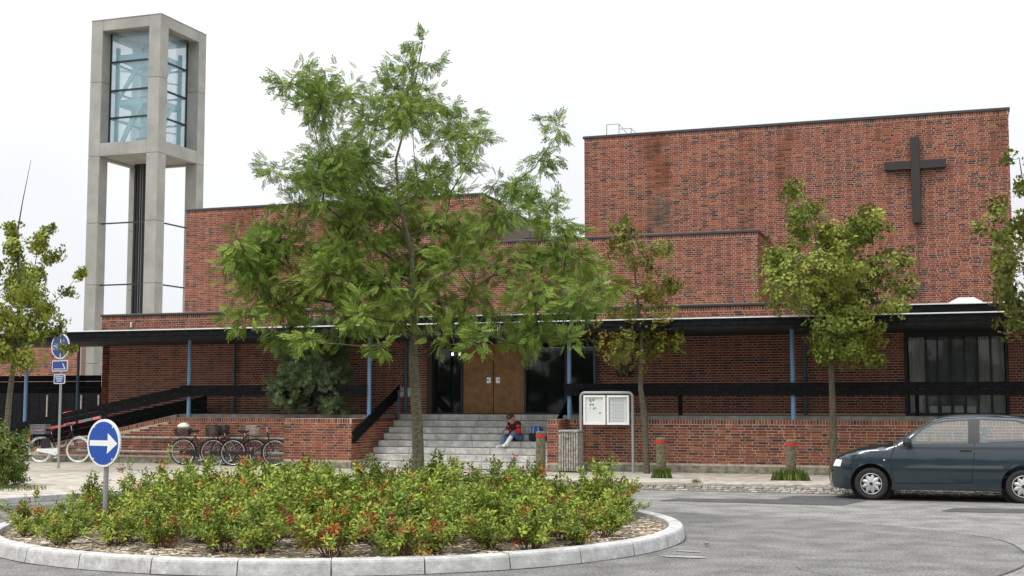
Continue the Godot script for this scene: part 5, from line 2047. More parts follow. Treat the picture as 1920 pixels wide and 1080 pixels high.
	# wheels
	for cx in [-1.83, 0.66]:
		for sg in [1.0, -1.0]:
			var w := Node3D.new()
			w.name = "wheel"
			th.add_child(w, true)
			var c := Transform3D(Basis(Vector3.RIGHT, PI / 2 * sg), Vector3(cx, 0.285, sg * 0.60))
			st = nst()
			lathe(st, [Vector2(0.19, 0.0), Vector2(0.25, -0.005), Vector2(0.279, 0.02), Vector2(0.285, 0.05), Vector2(0.285, 0.125), Vector2(0.277, 0.15), Vector2(0.245, 0.168), Vector2(0.195, 0.16), Vector2(0.185, 0.14)], 40, c)
			part(w, "tyre", st, M.rubber)
			st = nst()
			lathe(st, [Vector2(0.187, 0.150), Vector2(0.180, 0.158), Vector2(0.172, 0.150), Vector2(0.168, 0.12), Vector2(0, 0.11)], 40, c)
			part(w, "rim", st, M.plastic)
			st = nst()
			torus(st, 0.178, 0.008, 36, 6, Transform3D(Basis.IDENTITY, Vector3(cx, 0.285, sg * 0.757)))
			part(w, "rim_edge", st, M.hub)
			st = nst()
			var star := PackedVector2Array()
			for k in 72:
				var a := TAU * k / 72
				star.append(Vector2(cos(a), sin(a)) * (0.142 + 0.026 * cos(9 * a)))
			# domed star-shaped hub cap
			for ring in 5:
				var r0 := ring / 5.0
				var r1 := (ring + 1) / 5.0
				for k in 72:
					var q := []
					for e in [[r0, k], [r1, k], [r1, k + 1], [r0, k + 1]]:
						var p: Vector2 = star[e[1] % 72] * e[0]
						q.append(Vector3(cx + p.x, 0.285 + p.y, sg * (0.748 + 0.022 * (1 - e[0] * e[0]))))
					quad(st, q[0], q[1], q[2], q[3])
			var hc := part(w, "hub_cap", st, M.hub)
			st = nst()
			lathe(st, [Vector2(0.03, 0), Vector2(0.03, 0.006), Vector2(0.022, 0.007), Vector2(0, 0.005)], 16, Transform3D(Basis(Vector3.RIGHT, PI / 2 * sg), Vector3(cx, 0.285, sg * 0.768)))
			part(hc, "badge", st, M.plastic)
	return th


# ------------------------------------------------------------ a seated boy
# bones: [a, b, ra, rb]; joined with a smooth minimum and meshed as surface nets
func flesh(st: SurfaceTool, bones: Array, cell: float, soft := 0.03) -> void:
	var lo := Vector3.ONE * 1e9
	var hi := -lo
	for b in bones:
		var r: float = maxf(b[2], b[3]) + soft + cell * 2
		for p in [b[0], b[1]]:
			lo = lo.min(p - Vector3.ONE * r); hi = hi.max(p + Vector3.ONE * r)
	var n := Vector3i(((hi - lo) / cell).ceil()) + Vector3i.ONE
	var f := PackedFloat32Array()
	f.resize(n.x * n.y * n.z)
	f.fill(1.0)
	for b in bones:
		var a: Vector3 = b[0]
		var d: Vector3 = b[1] - a
		var l2 := maxf(d.length_squared(), 1e-8)
		var r := maxf(b[2], b[3]) + soft + cell * 2
		var i0 := Vector3i(((a.min(b[1]) - Vector3.ONE * r - lo) / cell).floor()).max(Vector3i.ZERO)
		var i1 := Vector3i(((a.max(b[1]) + Vector3.ONE * r - lo) / cell).ceil()).min(n - Vector3i.ONE)
		for x in range(i0.x, i1.x + 1):
			for y in range(i0.y, i1.y + 1):
				for z in range(i0.z, i1.z + 1):
					var p := lo + Vector3(x, y, z) * cell
					var t := clampf((p - a).dot(d) / l2, 0, 1)
					var v := p.distance_to(a + d * t) - lerpf(b[2], b[3], t)
					var id := (x * n.y + y) * n.z + z
					var o := f[id]
					var h := maxf(soft - absf(o - v), 0.0) / soft
					f[id] = minf(o, v) - h * h * soft * 0.25
	var cellv := {}
	var corner := [0, n.y * n.z, n.z, n.y * n.z + n.z, 1, n.y * n.z + 1, n.z + 1, n.y * n.z + n.z + 1]
	var off := [Vector3(0, 0, 0), Vector3(1, 0, 0), Vector3(0, 1, 0), Vector3(1, 1, 0), Vector3(0, 0, 1), Vector3(1, 0, 1), Vector3(0, 1, 1), Vector3(1, 1, 1)]
	var edges := [[0, 1], [2, 3], [4, 5], [6, 7], [0, 2], [1, 3], [4, 6], [5, 7], [0, 4], [1, 5], [2, 6], [3, 7]]
	for x in n.x - 1:
		for y in n.y - 1:
			for z in n.z - 1:
				var id := (x * n.y + y) * n.z + z
				var s := 0
				for k in 8:
					if f[id + corner[k]] < 0.0: s += 1
				if s == 0 or s == 8: continue
				var sum := Vector3.ZERO
				var c := 0
				for e in edges:
					var va := f[id + corner[e[0]]]
					var vb := f[id + corner[e[1]]]
					if (va < 0.0) != (vb < 0.0):
						sum += off[e[0]].lerp(off[e[1]], va / (va - vb))
						c += 1
				var g := Vector3(f[id + corner[1]] + f[id + corner[3]] + f[id + corner[5]] + f[id + corner[7]] - f[id] - f[id + corner[2]] - f[id + corner[4]] - f[id + corner[6]], f[id + corner[2]] + f[id + corner[3]] + f[id + corner[6]] + f[id + corner[7]] - f[id] - f[id + corner[1]] - f[id + corner[4]] - f[id + corner[5]], f[id + corner[4]] + f[id + corner[5]] + f[id + corner[6]] + f[id + corner[7]] - f[id] - f[id + corner[1]] - f[id + corner[2]] - f[id + corner[3]])
				cellv[id] = [lo + (Vector3(x, y, z) + sum / c) * cell, g.normalized()]
	var sx := n.y * n.z
	var sy := n.z
	for id in cellv:
		for ax in [[1, sx, sy], [sy, 1, sx], [sx, sy, 1]]:
			var step: int = ax[0]
			var u: int = ax[1]
			var w: int = ax[2]
			if (f[id] < 0.0) == (f[id + step] < 0.0): continue
			if not (cellv.has(id - u) and cellv.has(id - w) and cellv.has(id - u - w)): continue
			var q := [cellv[id], cellv[id - u], cellv[id - u - w], cellv[id - w]]
			if f[id] < 0.0: q.reverse()
			tri(st, q[0][0], q[1][0], q[2][0], q[0][1], q[1][1], q[2][1])
			tri(st, q[0][0], q[2][0], q[3][0], q[0][1], q[2][1], q[3][1])


func build_boy() -> void:
	var seat := Vector3(-10.78, 0.75, -30.98)
	var th := thing("person", "boy in black and red jacket sitting bent over on the stair", "person", seat, 0.0)
	# local frame turned to where he faces: x to his left (picture right), z forward
	var b := Basis(UP, -0.42)
	var L := func(x: float, y: float, z: float) -> Vector3: return b * Vector3(x, y, z)
	var hip := [L.call(-0.085, 0.10, 0.0), L.call(0.085, 0.10, 0.0)]
	var knee := [L.call(-0.15, 0.215, 0.27), L.call(0.12, 0.20, 0.26)]
	var ankle := [L.call(-0.15, -0.09, 0.36), L.call(0.08, -0.06, 0.47)]
	var toe := [L.call(-0.19, -0.125, 0.50), L.call(0.09, -0.09, 0.56)]
	var chest: Vector3 = L.call(0, 0.36, 0.07)
	var neck: Vector3 = L.call(0, 0.47, 0.16)
	var head: Vector3 = L.call(0, 0.575, 0.225)
	var sh := [L.call(-0.145, 0.43, 0.10), L.call(0.145, 0.43, 0.10)]
	var elbow := [L.call(-0.20, 0.245, 0.16), L.call(0.20, 0.245, 0.15)]
	var wrist := [L.call(-0.06, 0.235, 0.32), L.call(0.06, 0.235, 0.32)]
	var body := [[L.call(0, 0.10, 0), chest, 0.095, 0.10], [chest, neck, 0.09, 0.045], [neck, head, 0.042, 0.05]]
	for k in 2:
		body.append([hip[k], knee[k], 0.065, 0.048])
		body.append([knee[k], ankle[k], 0.045, 0.032])
		body.append([ankle[k], toe[k], 0.03, 0.026])
		body.append([sh[k], elbow[k], 0.042, 0.034])
		body.append([elbow[k], wrist[k], 0.034, 0.024])
	var st := nst()
	flesh(st, body, 0.013, 0.03)
	# head: skull, face, nose, ears, tilted down
	var hb := b * Basis(Vector3.RIGHT, 0.62)
	var H := func(x: float, y: float, z: float) -> Vector3: return head + hb * Vector3(x, y, z)
	flesh(st, [[H.call(0, 0.015, -0.02), H.call(0, 0.02, 0.015), 0.082, 0.078], [H.call(0, -0.03, 0.03), H.call(0, -0.075, 0.05), 0.058, 0.038], [H.call(0, 0.0, 0.085), H.call(0, -0.025, 0.098), 0.010, 0.014], [H.call(-0.078, -0.02, 0), H.call(-0.085, 0.01, -0.005), 0.012, 0.014], [H.call(0.078, -0.02, 0), H.call(0.085, 0.01, -0.005), 0.012, 0.014]], 0.006, 0.012)
	# hands: palm and five fingers each, closed round a small game
	for k in 2:
		var s := -1.0 if k == 0 else 1.0
		var fb := [[wrist[k], L.call(s * 0.045, 0.235, 0.365), 0.022, 0.026]]
		for g in 4:
			var y := 0.255 - g * 0.017
			fb.append([L.call(s * 0.045, y, 0.38), L.call(s * 0.035, y - 0.004, 0.41 - 0.004 * g), 0.0085, 0.008])
			fb.append([L.call(s * 0.035, y - 0.004, 0.41 - 0.004 * g), L.call(s * 0.012, y - 0.006, 0.415 - 0.006 * g), 0.008, 0.007])
		fb.append([L.call(s * 0.05, 0.262, 0.35), L.call(s * 0.022, 0.278, 0.372), 0.010, 0.0085])
		flesh(st, fb, 0.0045, 0.006)
	var body_o := part(th, "body", st, M.skin)
	for s in [-1.0, 1.0]:
		st = nst()
		lathe(st, [Vector2(0, -0.009), Vector2(0.009, 0), Vector2(0, 0.009)], 8, Transform3D(Basis.IDENTITY, H.call(s * 0.032, 0.005, 0.083)))
		part(body_o, "eye", st, M.ink)
	st = nst()
	box(st, H.call(0, -0.062, 0.086), Vector3(0.035, 0.006, 0.008), hb)
	part(body_o, "mouth", st, M.red)
	st = nst()
	flesh(st, [[H.call(0, 0.035, -0.03), H.call(0, 0.045, 0.02), 0.086, 0.080], [H.call(0, -0.02, -0.05), H.call(0, 0.03, -0.04), 0.062, 0.07], [H.call(-0.05, 0.055, 0.045), H.call(0.05, 0.055, 0.045), 0.036, 0.036]], 0.008, 0.012)
	part(th, "hair", st, M.hair)
	st = nst()
	var jk := [[L.call(0, 0.12, 0.0), chest, 0.118, 0.125], [chest, L.call(0, 0.455, 0.13), 0.115, 0.065], [sh[0], sh[1], 0.066, 0.066]]
	for k in 2:
		jk.append([sh[k], sh[k].lerp(elbow[k], 0.1), 0.062, 0.06])
		jk.append([sh[k].lerp(elbow[k], 0.45), sh[k].lerp(elbow[k], 0.62), 0.058, 0.057])
		jk.append([elbow[k].lerp(wrist[k], 0.5), wrist[k], 0.047, 0.040])
	flesh(st, jk, 0.011, 0.025)
	part(th, "jacket", st, M.jacket)
	st = nst()
	for k in 2:
		flesh(st, [[sh[k].lerp(elbow[k], 0.12), sh[k].lerp(elbow[k], 0.42), 0.063, 0.060]], 0.011, 0.01)
		flesh(st, [[sh[k].lerp(elbow[k], 0.70), elbow[k], 0.058, 0.055], [elbow[k], elbow[k].lerp(wrist[k], 0.52), 0.055, 0.048]], 0.011, 0.02)
	flesh(st, [[L.call(-0.05, 0.47, 0.135), L.call(0.05, 0.47, 0.135), 0.045, 0.045]], 0.011, 0.02)
	part(th, "jacket_panels", st, M.jacket_red)
	st = nst()
	flesh(st, [[hip[0], hip[1], 0.095, 0.095], [hip[0], knee[0], 0.082, 0.062], [hip[1], knee[1], 0.082, 0.062], [knee[0], knee[0].lerp(ankle[0], 0.88), 0.062, 0.052], [knee[1], knee[1].lerp(ankle[1], 0.22), 0.062, 0.058]], 0.011, 0.025)
	part(th, "jeans", st, M.jeans)
	st = nst()
	flesh(st, [[knee[1].lerp(ankle[1], 0.22), ankle[1], 0.052, 0.048], [ankle[1], toe[1], 0.046, 0.042]], 0.010, 0.02)
	part(th, "leg_cast", st, M.cast, "white plaster cast on one lower leg")
	st = nst()
	flesh(st, [[ankle[0] + Vector3(0, -0.02, 0), toe[0], 0.046, 0.038], [ankle[0] + Vector3(0, -0.04, 0) - (toe[0] - ankle[0]) * 0.25, toe[0] + Vector3(0, -0.01, 0), 0.028, 0.028]], 0.009, 0.02)
	part(th, "shoe", st, M.shoe)
	# the game he holds
	var ga := thing("handheld_game", "small pale handheld game in the hands of the boy", "toy", seat)
	st = nst()
	box(st, L.call(0, 0.252, 0.39), Vector3(0.075, 0.012, 0.05), b * Basis(Vector3.RIGHT, 0.5), 0.004)
	part(ga, "casing", st, M.white)
	# school bag
	var bag := thing("school_bag", "blue school bag leaning beside the boy on the stair", "bag", Vector3(-10.30, 0.75, -31.0))
	st = nst()
	box(st, Vector3(0, 0.19, 0), Vector3(0.34, 0.36, 0.20), Basis(Vector3.RIGHT, -0.08), 0.06)
	part(bag, "body", st, M.bag)
	st = nst()
	box(st, Vector3(0, 0.12, 0.115), Vector3(0.26, 0.18, 0.05), Basis(Vector3.RIGHT, -0.08), 0.02)
	part(bag, "pocket", st, M.jacket)
	for x in [-0.11, -0.03, 0.10]:
		st = nst()
		box(st, Vector3(x, 0.25, 0.108), Vector3(0.022, 0.22, 0.012), Basis(Vector3.RIGHT, -0.08), 0.003)
		part(bag, "strap", st, M.bag_pale)
	st = nst()
	torus(st, 0.05, 0.012, 12, 6, Transform3D(Basis.IDENTITY, Vector3(0, 0.37, -0.01)), 0, PI)
	part(bag, "handle", st, M.bag_pale)
	var coat := thing("black_jacket", "black jacket draped beside the blue school bag against the pier", "jacket", Vector3(-9.93, 0.75, -30.99))
	st = nst()
	flesh(st, [[Vector3(-0.04, 0.08, 0.02), Vector3(0.16, 0.10, 0.0), 0.075, 0.085], [Vector3(0.08, 0.1, 0), Vector3(0.20, 0.40, -0.02), 0.08, 0.06], [Vector3(0.20, 0.40, -0.02), Vector3(0.06, 0.46, 0.02), 0.045, 0.03]], 0.015, 0.04)
	part(coat, "cloth", st, M.jacket)


# ------------------------------------------------------------ planting
func spread(list: Array, depth: float, per: float, fill := 0) -> Array:      # [across, up, radius] -> clumps with depth
	var out := []
	list = list.duplicate()
	var had := list.size()
	for k in fill:      # smaller clumps between neighbours
		var a: Array = list[rng.randi() % had]
		var b: Array = list[rng.randi() % had]
		for t in 14:
			if a != b and Vector2(a[0] - b[0], a[1] - b[1]).length() < 0.85: break
			b = list[rng.randi() % had]
		if Vector2(a[0] - b[0], a[1] - b[1]).length() < 0.85: list.append([(a[0] + b[0]) * 0.5, (a[1] + b[1]) * 0.5, (a[2] + b[2]) * 0.42])
	var far := 0.1
	for c in list: far = maxf(far, absf(c[0]))
	for c in list:
		var room: float = sqrt(maxf(0.05, 1.0 - pow(c[0] / (far * 1.12), 2)))
		var d := rng.randf_range(-1, 1) * depth * room
		out.append([c[0], c[1], d, c[2], maxf(5, per * pow(c[2] / 0.4, 1.7))])
	return out


func build_trees() -> void:
	var al := ash_leaf()
	var ash := [[0.00,6.76,0.16], [0.08,6.47,0.18], [-0.42,6.17,0.41], [0.08,6.06,0.36], [-1.15,6.25,0.37], [-1.61,6.17,0.31], [-0.69,5.71,0.48], [-1.30,5.59,0.45], [-1.76,5.86,0.28], [-0.07,5.47,0.52], [0.54,5.71,0.36], [0.81,5.36,0.27], [0.46,5.09,0.34], [-1.44,5.01,0.43], [-0.83,4.93,0.48], [-0.30,4.78,0.37], [-1.90,4.85,0.31], [-2.05,4.78,0.21], [-1.28,4.47,0.43], [-1.74,4.39,0.36], [0.08,4.93,0.30], [1.95,5.32,0.22], [1.69,4.93,0.27], [1.34,4.70,0.21], [1.08,4.78,0.16], [1.53,4.47,0.37], [1.80,4.20,0.31], [1.15,4.09,0.37], [0.70,4.09,0.28], [-2.34,3.93,0.31], [-2.04,3.86,0.41], [-1.58,3.86,0.43], [-2.56,3.47,0.21], [-2.25,3.17,0.39], [-1.72,3.17,0.46], [-2.32,2.72,0.31], [-1.94,2.64,0.42], [-1.27,3.32,0.43], [-1.11,2.72,0.42], [-1.41,2.41,0.27], [-0.74,3.86,0.27], [-0.66,3.32,0.34], [-0.21,3.32,0.33], [-0.36,2.72,0.34], [0.25,3.02,0.34], [0.09,3.63,0.27], [0.55,3.47,0.34], [-0.43,2.30,0.18], [0.44,2.49,0.24], [1.08,3.47,0.42], [1.61,3.63,0.42], [2.06,3.70,0.34], [2.37,3.47,0.34], [2.52,3.17,0.31], [2.14,3.02,0.39], [1.61,3.02,0.42], [1.15,2.79,0.39], [1.68,2.49,0.31], [2.06,2.41,0.21], [0.85,2.38,0.24], [2.36,2.87,0.21], [1.46,2.38,0.27], [-0.98,4.32,0.30], [-2.41,3.70,0.26], [-0.36,4.24,0.31], [-0.67,4.01,0.31], [-0.17,3.90,0.27], [0.32,4.24,0.28], [0.43,3.82,0.28], [-1.12,3.93,0.34], [0.01,4.55,0.28], [0.39,4.66,0.27], [-0.67,4.39,0.30], [-0.05,3.02,0.25], [-0.81,2.94,0.33], [0.70,3.02,0.33], [0.85,3.70,0.30], [0.62,4.78,0.25], [-1.04,3.47,0.33]]
	var greens := [Color(0.19, 0.265, 0.038), Color(0.13, 0.20, 0.03), Color(0.25, 0.325, 0.06), Color(0.16, 0.245, 0.042)]
	tree("ash_tree", "young green ash tree growing in the planted island", "tree", Vector3(-7.44, 0.15, -17.2),
		[[Vector3(0.02, -0.1, 0), 0.10], [Vector3(0.0, 0.5, 0), 0.085], [Vector3(-0.03, 1.3, 0.01), 0.078], [Vector3(-0.09, 2.2, 0), 0.068], [Vector3(-0.09, 2.45, 0), 0.05], [Vector3(-0.09, 3.0, 0.03), 0.040], [Vector3(-0.12, 3.7, 0), 0.032], [Vector3(-0.3, 4.35, -0.03), 0.024], [Vector3(-0.36, 5.0, 0), 0.018], [Vector3(-0.15, 5.78, 0.04), 0.014], [Vector3(0.01, 6.7, 0), 0.006]],
		spread(ash, 1.3, 165.0, 60), {"loose": 0.4, "bark": M.bark_pale, "branch_bark": M.bark, "leaf": al, "size": 0.16, "colours": greens, "twig": 0.0055, "clear": 2.1, "droop": -0.3})
	var ms := maple_sprig(3)
	var green := [Color(0.19, 0.225, 0.03), Color(0.14, 0.18, 0.026), Color(0.24, 0.26, 0.04), Color(0.11, 0.15, 0.022)]
	var mr := [[-0.70,6.16,0.25], [-0.59,5.69,0.30], [-0.12,5.75,0.25], [-0.60,5.22,0.28], [0.11,5.39,0.21], [-0.84,4.80,0.39], [-1.08,4.45,0.44], [-0.38,4.33,0.52], [0.34,5.16,0.46], [0.81,5.39,0.42], [1.05,5.51,0.30], [0.45,4.80,0.48], [0.08,4.10,0.52], [-0.97,3.92,0.44], [1.03,4.57,0.32], [1.49,4.57,0.28], [1.01,4.10,0.42], [1.60,4.10,0.28], [0.54,3.75,0.48], [-0.17,3.40,0.42], [0.29,3.17,0.37], [0.88,3.40,0.35], [1.24,3.57,0.30], [-0.18,2.82,0.28], [0.52,2.76,0.35], [0.86,2.56,0.23], [0.17,2.70,0.25]]
	var proto := tree("maple_tree", "bushy yellow-green maple in front of the brick wall, left of the blue car", "tree", Vector3(-3.05, 0.1, -29.3),
		[[Vector3(0.07, -0.05, 0), 0.085], [Vector3(0.06, 1.5, 0), 0.07], [Vector3(0.05, 2.47, 0), 0.058], [Vector3(0.01, 3.4, 0), 0.045], [Vector3(-0.09, 4.33, 0), 0.03], [Vector3(-0.25, 5.28, 0), 0.018], [Vector3(-0.46, 6.1, 0), 0.008]],
		spread(mr, 0.9, 80.0, 12), {"bark": M.bark, "leaf": ms, "size": 0.15, "colours": green, "twig": 0.006, "clear": 2.4, "droop": 0.1, "loose": 0.75, "reach": 1.3, "group": "young maples on the pavement"})
	var mc := [[-0.39,5.58,0.27], [-0.09,5.70,0.17], [-0.52,5.21,0.24], [-0.21,5.08,0.27], [0.53,5.27,0.22], [0.34,4.96,0.24], [0.03,4.71,0.27], [-0.34,4.35,0.27], [-0.59,4.16,0.22], [0.52,4.28,0.29], [0.76,4.22,0.22], [0.15,4.04,0.29], [-0.22,3.73,0.31], [-0.47,3.49,0.31], [-0.72,3.24,0.29], [-0.78,3.06,0.24], [-0.35,3.00,0.39], [0.02,3.24,0.36], [0.45,3.49,0.27], [0.63,3.24,0.29], [0.81,3.12,0.22], [0.50,3.00,0.29], [0.26,2.75,0.24], [-0.23,2.69,0.29], [-0.54,2.75,0.27], [-0.59,3.79,0.22]]
	tree("maple_tree", "thin maple with brownish leaves behind the notice board", "tree", Vector3(-7.3, 0.1, -29.5),
		[[Vector3(0.15, -0.05, 0), 0.075], [Vector3(0.12, 0.9, 0), 0.07], [Vector3(0.09, 1.42, 0), 0.075], [Vector3(0.02, 1.95, 0), 0.058], [Vector3(0.03, 2.27, 0), 0.06], [Vector3(0.05, 3.0, 0), 0.045], [Vector3(-0.04, 3.98, 0), 0.03], [Vector3(-0.12, 4.96, 0), 0.016], [Vector3(-0.23, 5.7, 0), 0.007]],
		spread(mc, 0.6, 60.0, 6), {"bark": M.bark, "leaf": ms, "size": 0.145, "colours": [Color(0.17, 0.175, 0.026), Color(0.14, 0.175, 0.024), Color(0.19, 0.15, 0.028), Color(0.13, 0.17, 0.025), Color(0.15, 0.095, 0.024)], "twig": 0.0055, "clear": 2.4, "loose": 0.85, "reach": 1.4, "group": "young maples on the pavement"})
	var ml := [[1.42,5.51,0.17], [1.56,5.14,0.29], [1.38,4.76,0.29], [2.35,5.70,0.15], [2.42,5.39,0.20], [2.24,5.14,0.25], [2.50,4.95,0.22], [2.88,4.57,0.17], [2.77,4.26,0.17], [1.46,4.20,0.44], [2.01,4.51,0.32], [1.97,4.01,0.44], [2.41,3.76,0.34], [1.36,3.52,0.49], [1.93,3.27,0.52], [2.36,3.36,0.26], [2.88,2.84,0.15], [1.51,2.77,0.44], [2.01,2.52,0.32], [0.85,4.01,0.49], [0.75,3.27,0.49], [0.82,4.76,0.37], [1.41,5.77,0.15]]
	for c in ml: c[0] -= 1.45
	tree("maple_tree", "maple with long bare twigs at its top beside the round footway sign", "tree", Vector3(-21.23, 0.1, -25.08),
		[[Vector3(0.0, -0.05, 0), 0.085], [Vector3(0.02, 0.86, 0), 0.075], [Vector3(0.07, 1.78, 0), 0.065], [Vector3(0.16, 2.77, 0), 0.055], [Vector3(0.22, 3.52, 0), 0.045], [Vector3(0.19, 4.51, 0), 0.034], [Vector3(0.12, 5.51, 0), 0.022], [Vector3(0.22, 6.27, 0), 0.012], [Vector3(0.39, 7.28, 0), 0.005]],
		spread(ml, 0.8, 85.0), {"bark": M.bark, "leaf": ms, "size": 0.165, "colours": [Color(0.20, 0.24, 0.034), Color(0.15, 0.195, 0.027), Color(0.25, 0.27, 0.04)], "twig": 0.006, "clear": 1.9, "loose": 0.5, "reach": 1.15, "group": "young maples on the pavement"})
	var mrr := [[0.07,6.46,0.12], [0.16,5.93,0.21], [-0.01,5.56,0.18], [-0.23,5.40,0.16], [-0.55,5.08,0.16], [-0.71,4.93,0.12], [-0.40,4.72,0.21], [-0.03,4.87,0.25], [0.16,4.56,0.27], [-0.26,4.35,0.23], [-0.06,4.04,0.29], [-0.37,4.04,0.18], [-0.18,3.72,0.27], [0.08,3.62,0.29], [-0.09,3.31,0.25], [0.26,4.25,0.31], [0.39,5.08,0.31], [0.27,3.20,0.31], [0.63,5.82,0.41], [0.69,4.77,0.51], [0.55,3.62,0.51], [0.99,4.25,0.51], [0.95,3.20,0.41]]
	tree("maple_tree", "maple at the right edge whose branches reach across the church corner", "tree", Vector3(0.75, 0.1, -27.2),
		[[Vector3(0.28, -0.05, 0), 0.085], [Vector3(0.34, 2.17, 0), 0.06], [Vector3(0.35, 3.2, 0), 0.05], [Vector3(0.36, 4.25, 0), 0.035], [Vector3(0.24, 5.3, 0), 0.02], [Vector3(0.12, 6.35, 0), 0.008]],
		spread(mrr, 0.7, 46.0), {"bark": M.bark, "leaf": ms, "size": 0.18, "colours": [Color(0.14, 0.17, 0.025), Color(0.17, 0.175, 0.03), Color(0.11, 0.145, 0.022), Color(0.15, 0.11, 0.024)], "twig": 0.006, "clear": 2.0, "loose": 0.85, "reach": 1.4, "group": "young maples on the pavement"})
	# trees beyond the tower
	var far := [Color(0.05, 0.085, 0.02), Color(0.065, 0.10, 0.025), Color(0.04, 0.07, 0.018)]
	var fc := []
	for i in 26:
		var v := ball()
		fc.append([v.x * 2.0, 4.2 + v.y * 2.6, v.z * 1.6, rng.randf_range(0.5, 0.9), 34])
	var ft := tree("broadleaf_tree", "dark green tree seen between the tower's legs beside the brick block", "tree", Vector3(-38.0, 0, -62.0),
		[[Vector3(0, 0, 0), 0.2], [Vector3(0.1, 2.5, 0), 0.15], [Vector3(-0.2, 5, 0), 0.08], [Vector3(0.0, 7.4, 0), 0.02]], fc, {"bark": M.bark_dark, "leaf": ms, "size": 0.42, "colours": far, "twig": 0.012, "clear": 1.5, "leafmat": M.leaf_dull})
	copy_of(ft, "dark green tree top showing just above the canopy left of the tower", Vector3(-50.0, -1.2, -66.0), 1.2)
	for k in 19:
		var c := copy_of(ft, "tree in the row across the road, behind the viewer", Vector3(-34.0 + k * 2.7, 0, 12.0 + 2.0 * sin(k * 2.3)), k * 1.3, "trees in the row across the road")
		c.scale = Vector3(0.9, 0.80 + 0.10 * sin(k * 3.7), 0.9)
	# dark conifer on the terrace
	var cs := shoot(8, 26, 0.34, 0.07, 0.7)
	var cc := []
	for i in 52:
		var h := rng.randf()
		var w := TAU * i * 0.382
		var r := lerpf(1.02, 0.35, pow(h, 1.3)) * rng.randf_range(0.55, 1.0)
		cc.append([cos(w) * r, 0.25 + h * 2.0, sin(w) * r * 0.75, lerpf(0.34, 0.24, h), 95])
	tree("yew_bush", "broad dark yew growing on the terrace left of the stair", "bush", Vector3(-16.2, 1.40, -30.62),
		[[Vector3(0, -0.02, 0), 0.06], [Vector3(0.05, 0.8, 0), 0.05], [Vector3(-0.05, 1.6, 0), 0.03], [Vector3(0, 2.2, 0), 0.01]], cc, {"bark": M.bark_dark, "leaf": cs, "size": 0.24, "colours": [Color(0.07, 0.115, 0.045), Color(0.095, 0.14, 0.055), Color(0.12, 0.165, 0.07)], "twig": 0.006, "clear": 0.15, "leafmat": M.leaf_dull, "droop": 0.35})
	# rounded bush at the left edge
	var bs := shoot(9, 8, 0.42, 0.20, 0.5)
	cc = []
	for i in 60:
		var v := ball()
		cc.append([v.x * 0.80, 0.16 + absf(v.y) * 0.92, v.z * 0.7, 0.26, 40])
	tree("round_bush", "dense round green bush on the pavement corner at the left edge", "bush", Vector3(-18.05, 0.1, -20.8),
		[[Vector3(0, -0.02, 0), 0.04], [Vector3(0.02, 0.4, 0), 0.03], [Vector3(0, 0.8, 0), 0.012]], cc, {"bark": M.bark_dark, "leaf": bs, "size": 0.20, "colours": [Color(0.12, 0.165, 0.03), Color(0.08, 0.125, 0.025), Color(0.17, 0.20, 0.04), Color(0.10, 0.14, 0.03)], "twig": 0.004, "clear": 0.05, "droop": 0.5})


func shrub(label: String, at: Vector3, o: Dictionary) -> Node3D:
	var th := thing("island_shrub", label, "shrub", at, rng.randf() * TAU, "low shrubs planted in the island")
	var st := nst()
	var xfs := []
	var cols := []
	var cl: Array = o.colours
	var tall: float = o.tall
	for k in int(o.stems):
		var w := rng.randf() * TAU
		var lean := rng.randf_range(0.05, 0.62)
		var h := tall * rng.randf_range(0.5, 1.0) * (1.0 - 0.3 * lean)
		if k % 8 == 7:      # an upright shoot over the rest
			lean *= 0.45
			h = tall * rng.randf_range(1.0, 1.32)
		var tip := Vector3(cos(w) * lean * 0.95, h, sin(w) * lean * 0.95)
		var mid := Vector3(cos(w) * lean * 0.36, h * 0.5, sin(w) * lean * 0.36) + ball() * 0.05
		var root := Vector3(cos(w), 0, sin(w)) * 0.05 - Vector3(0, 0.03, 0)
		tube(st, [root, mid, tip], [0.006, 0.005, 0.002], 4, false)
		var nn := int(o.leafy * h / tall * rng.randf_range(0.7, 1.2))
		for i in nn:
			var t := pow(rng.randf(), 0.6)
			var p := root.lerp(mid, t * 2.0) if t < 0.5 else mid.lerp(tip, t * 2.0 - 1.0)
			if p.y < tall * 0.16: continue
			var s := rng.randf_range(0.12, 0.2) * (1.1 - 0.35 * t)
			var out := (Vector3(cos(w), 0.4 + t, sin(w)) * 0.6 + ball() * 0.9 + UP * 0.25).normalized()
			xfs.append(Transform3D(aim(out, rng.randf() * TAU).scaled(Vector3.ONE * s), p))
			var c: Color = cl[rng.randi() % cl.size()] * rng.randf_range(0.8, 1.2)
			if rng.randf() < o.red * (1.6 if t > 0.8 else 0.7): c = [Color(0.34, 0.07, 0.02), Color(0.40, 0.14, 0.03), Color(0.22, 0.035, 0.02)][rng.randi() % 3]
			c.a = 1.0
			cols.append(c)
		if rng.randf() < 0.22: # dark seed heads at a few tips
			for i in 5:
				xfs.append(Transform3D(aim(ball(), 0).scaled(Vector3.ONE * 0.03), tip + ball() * 0.03 + UP * 0.02))
				cols.append(Color(0.05, 0.03, 0.03))
	part(th, "stems", st, M.stem)
	scatter(th, "foliage", o.leaf, xfs, cols, M.leaf)
	return th


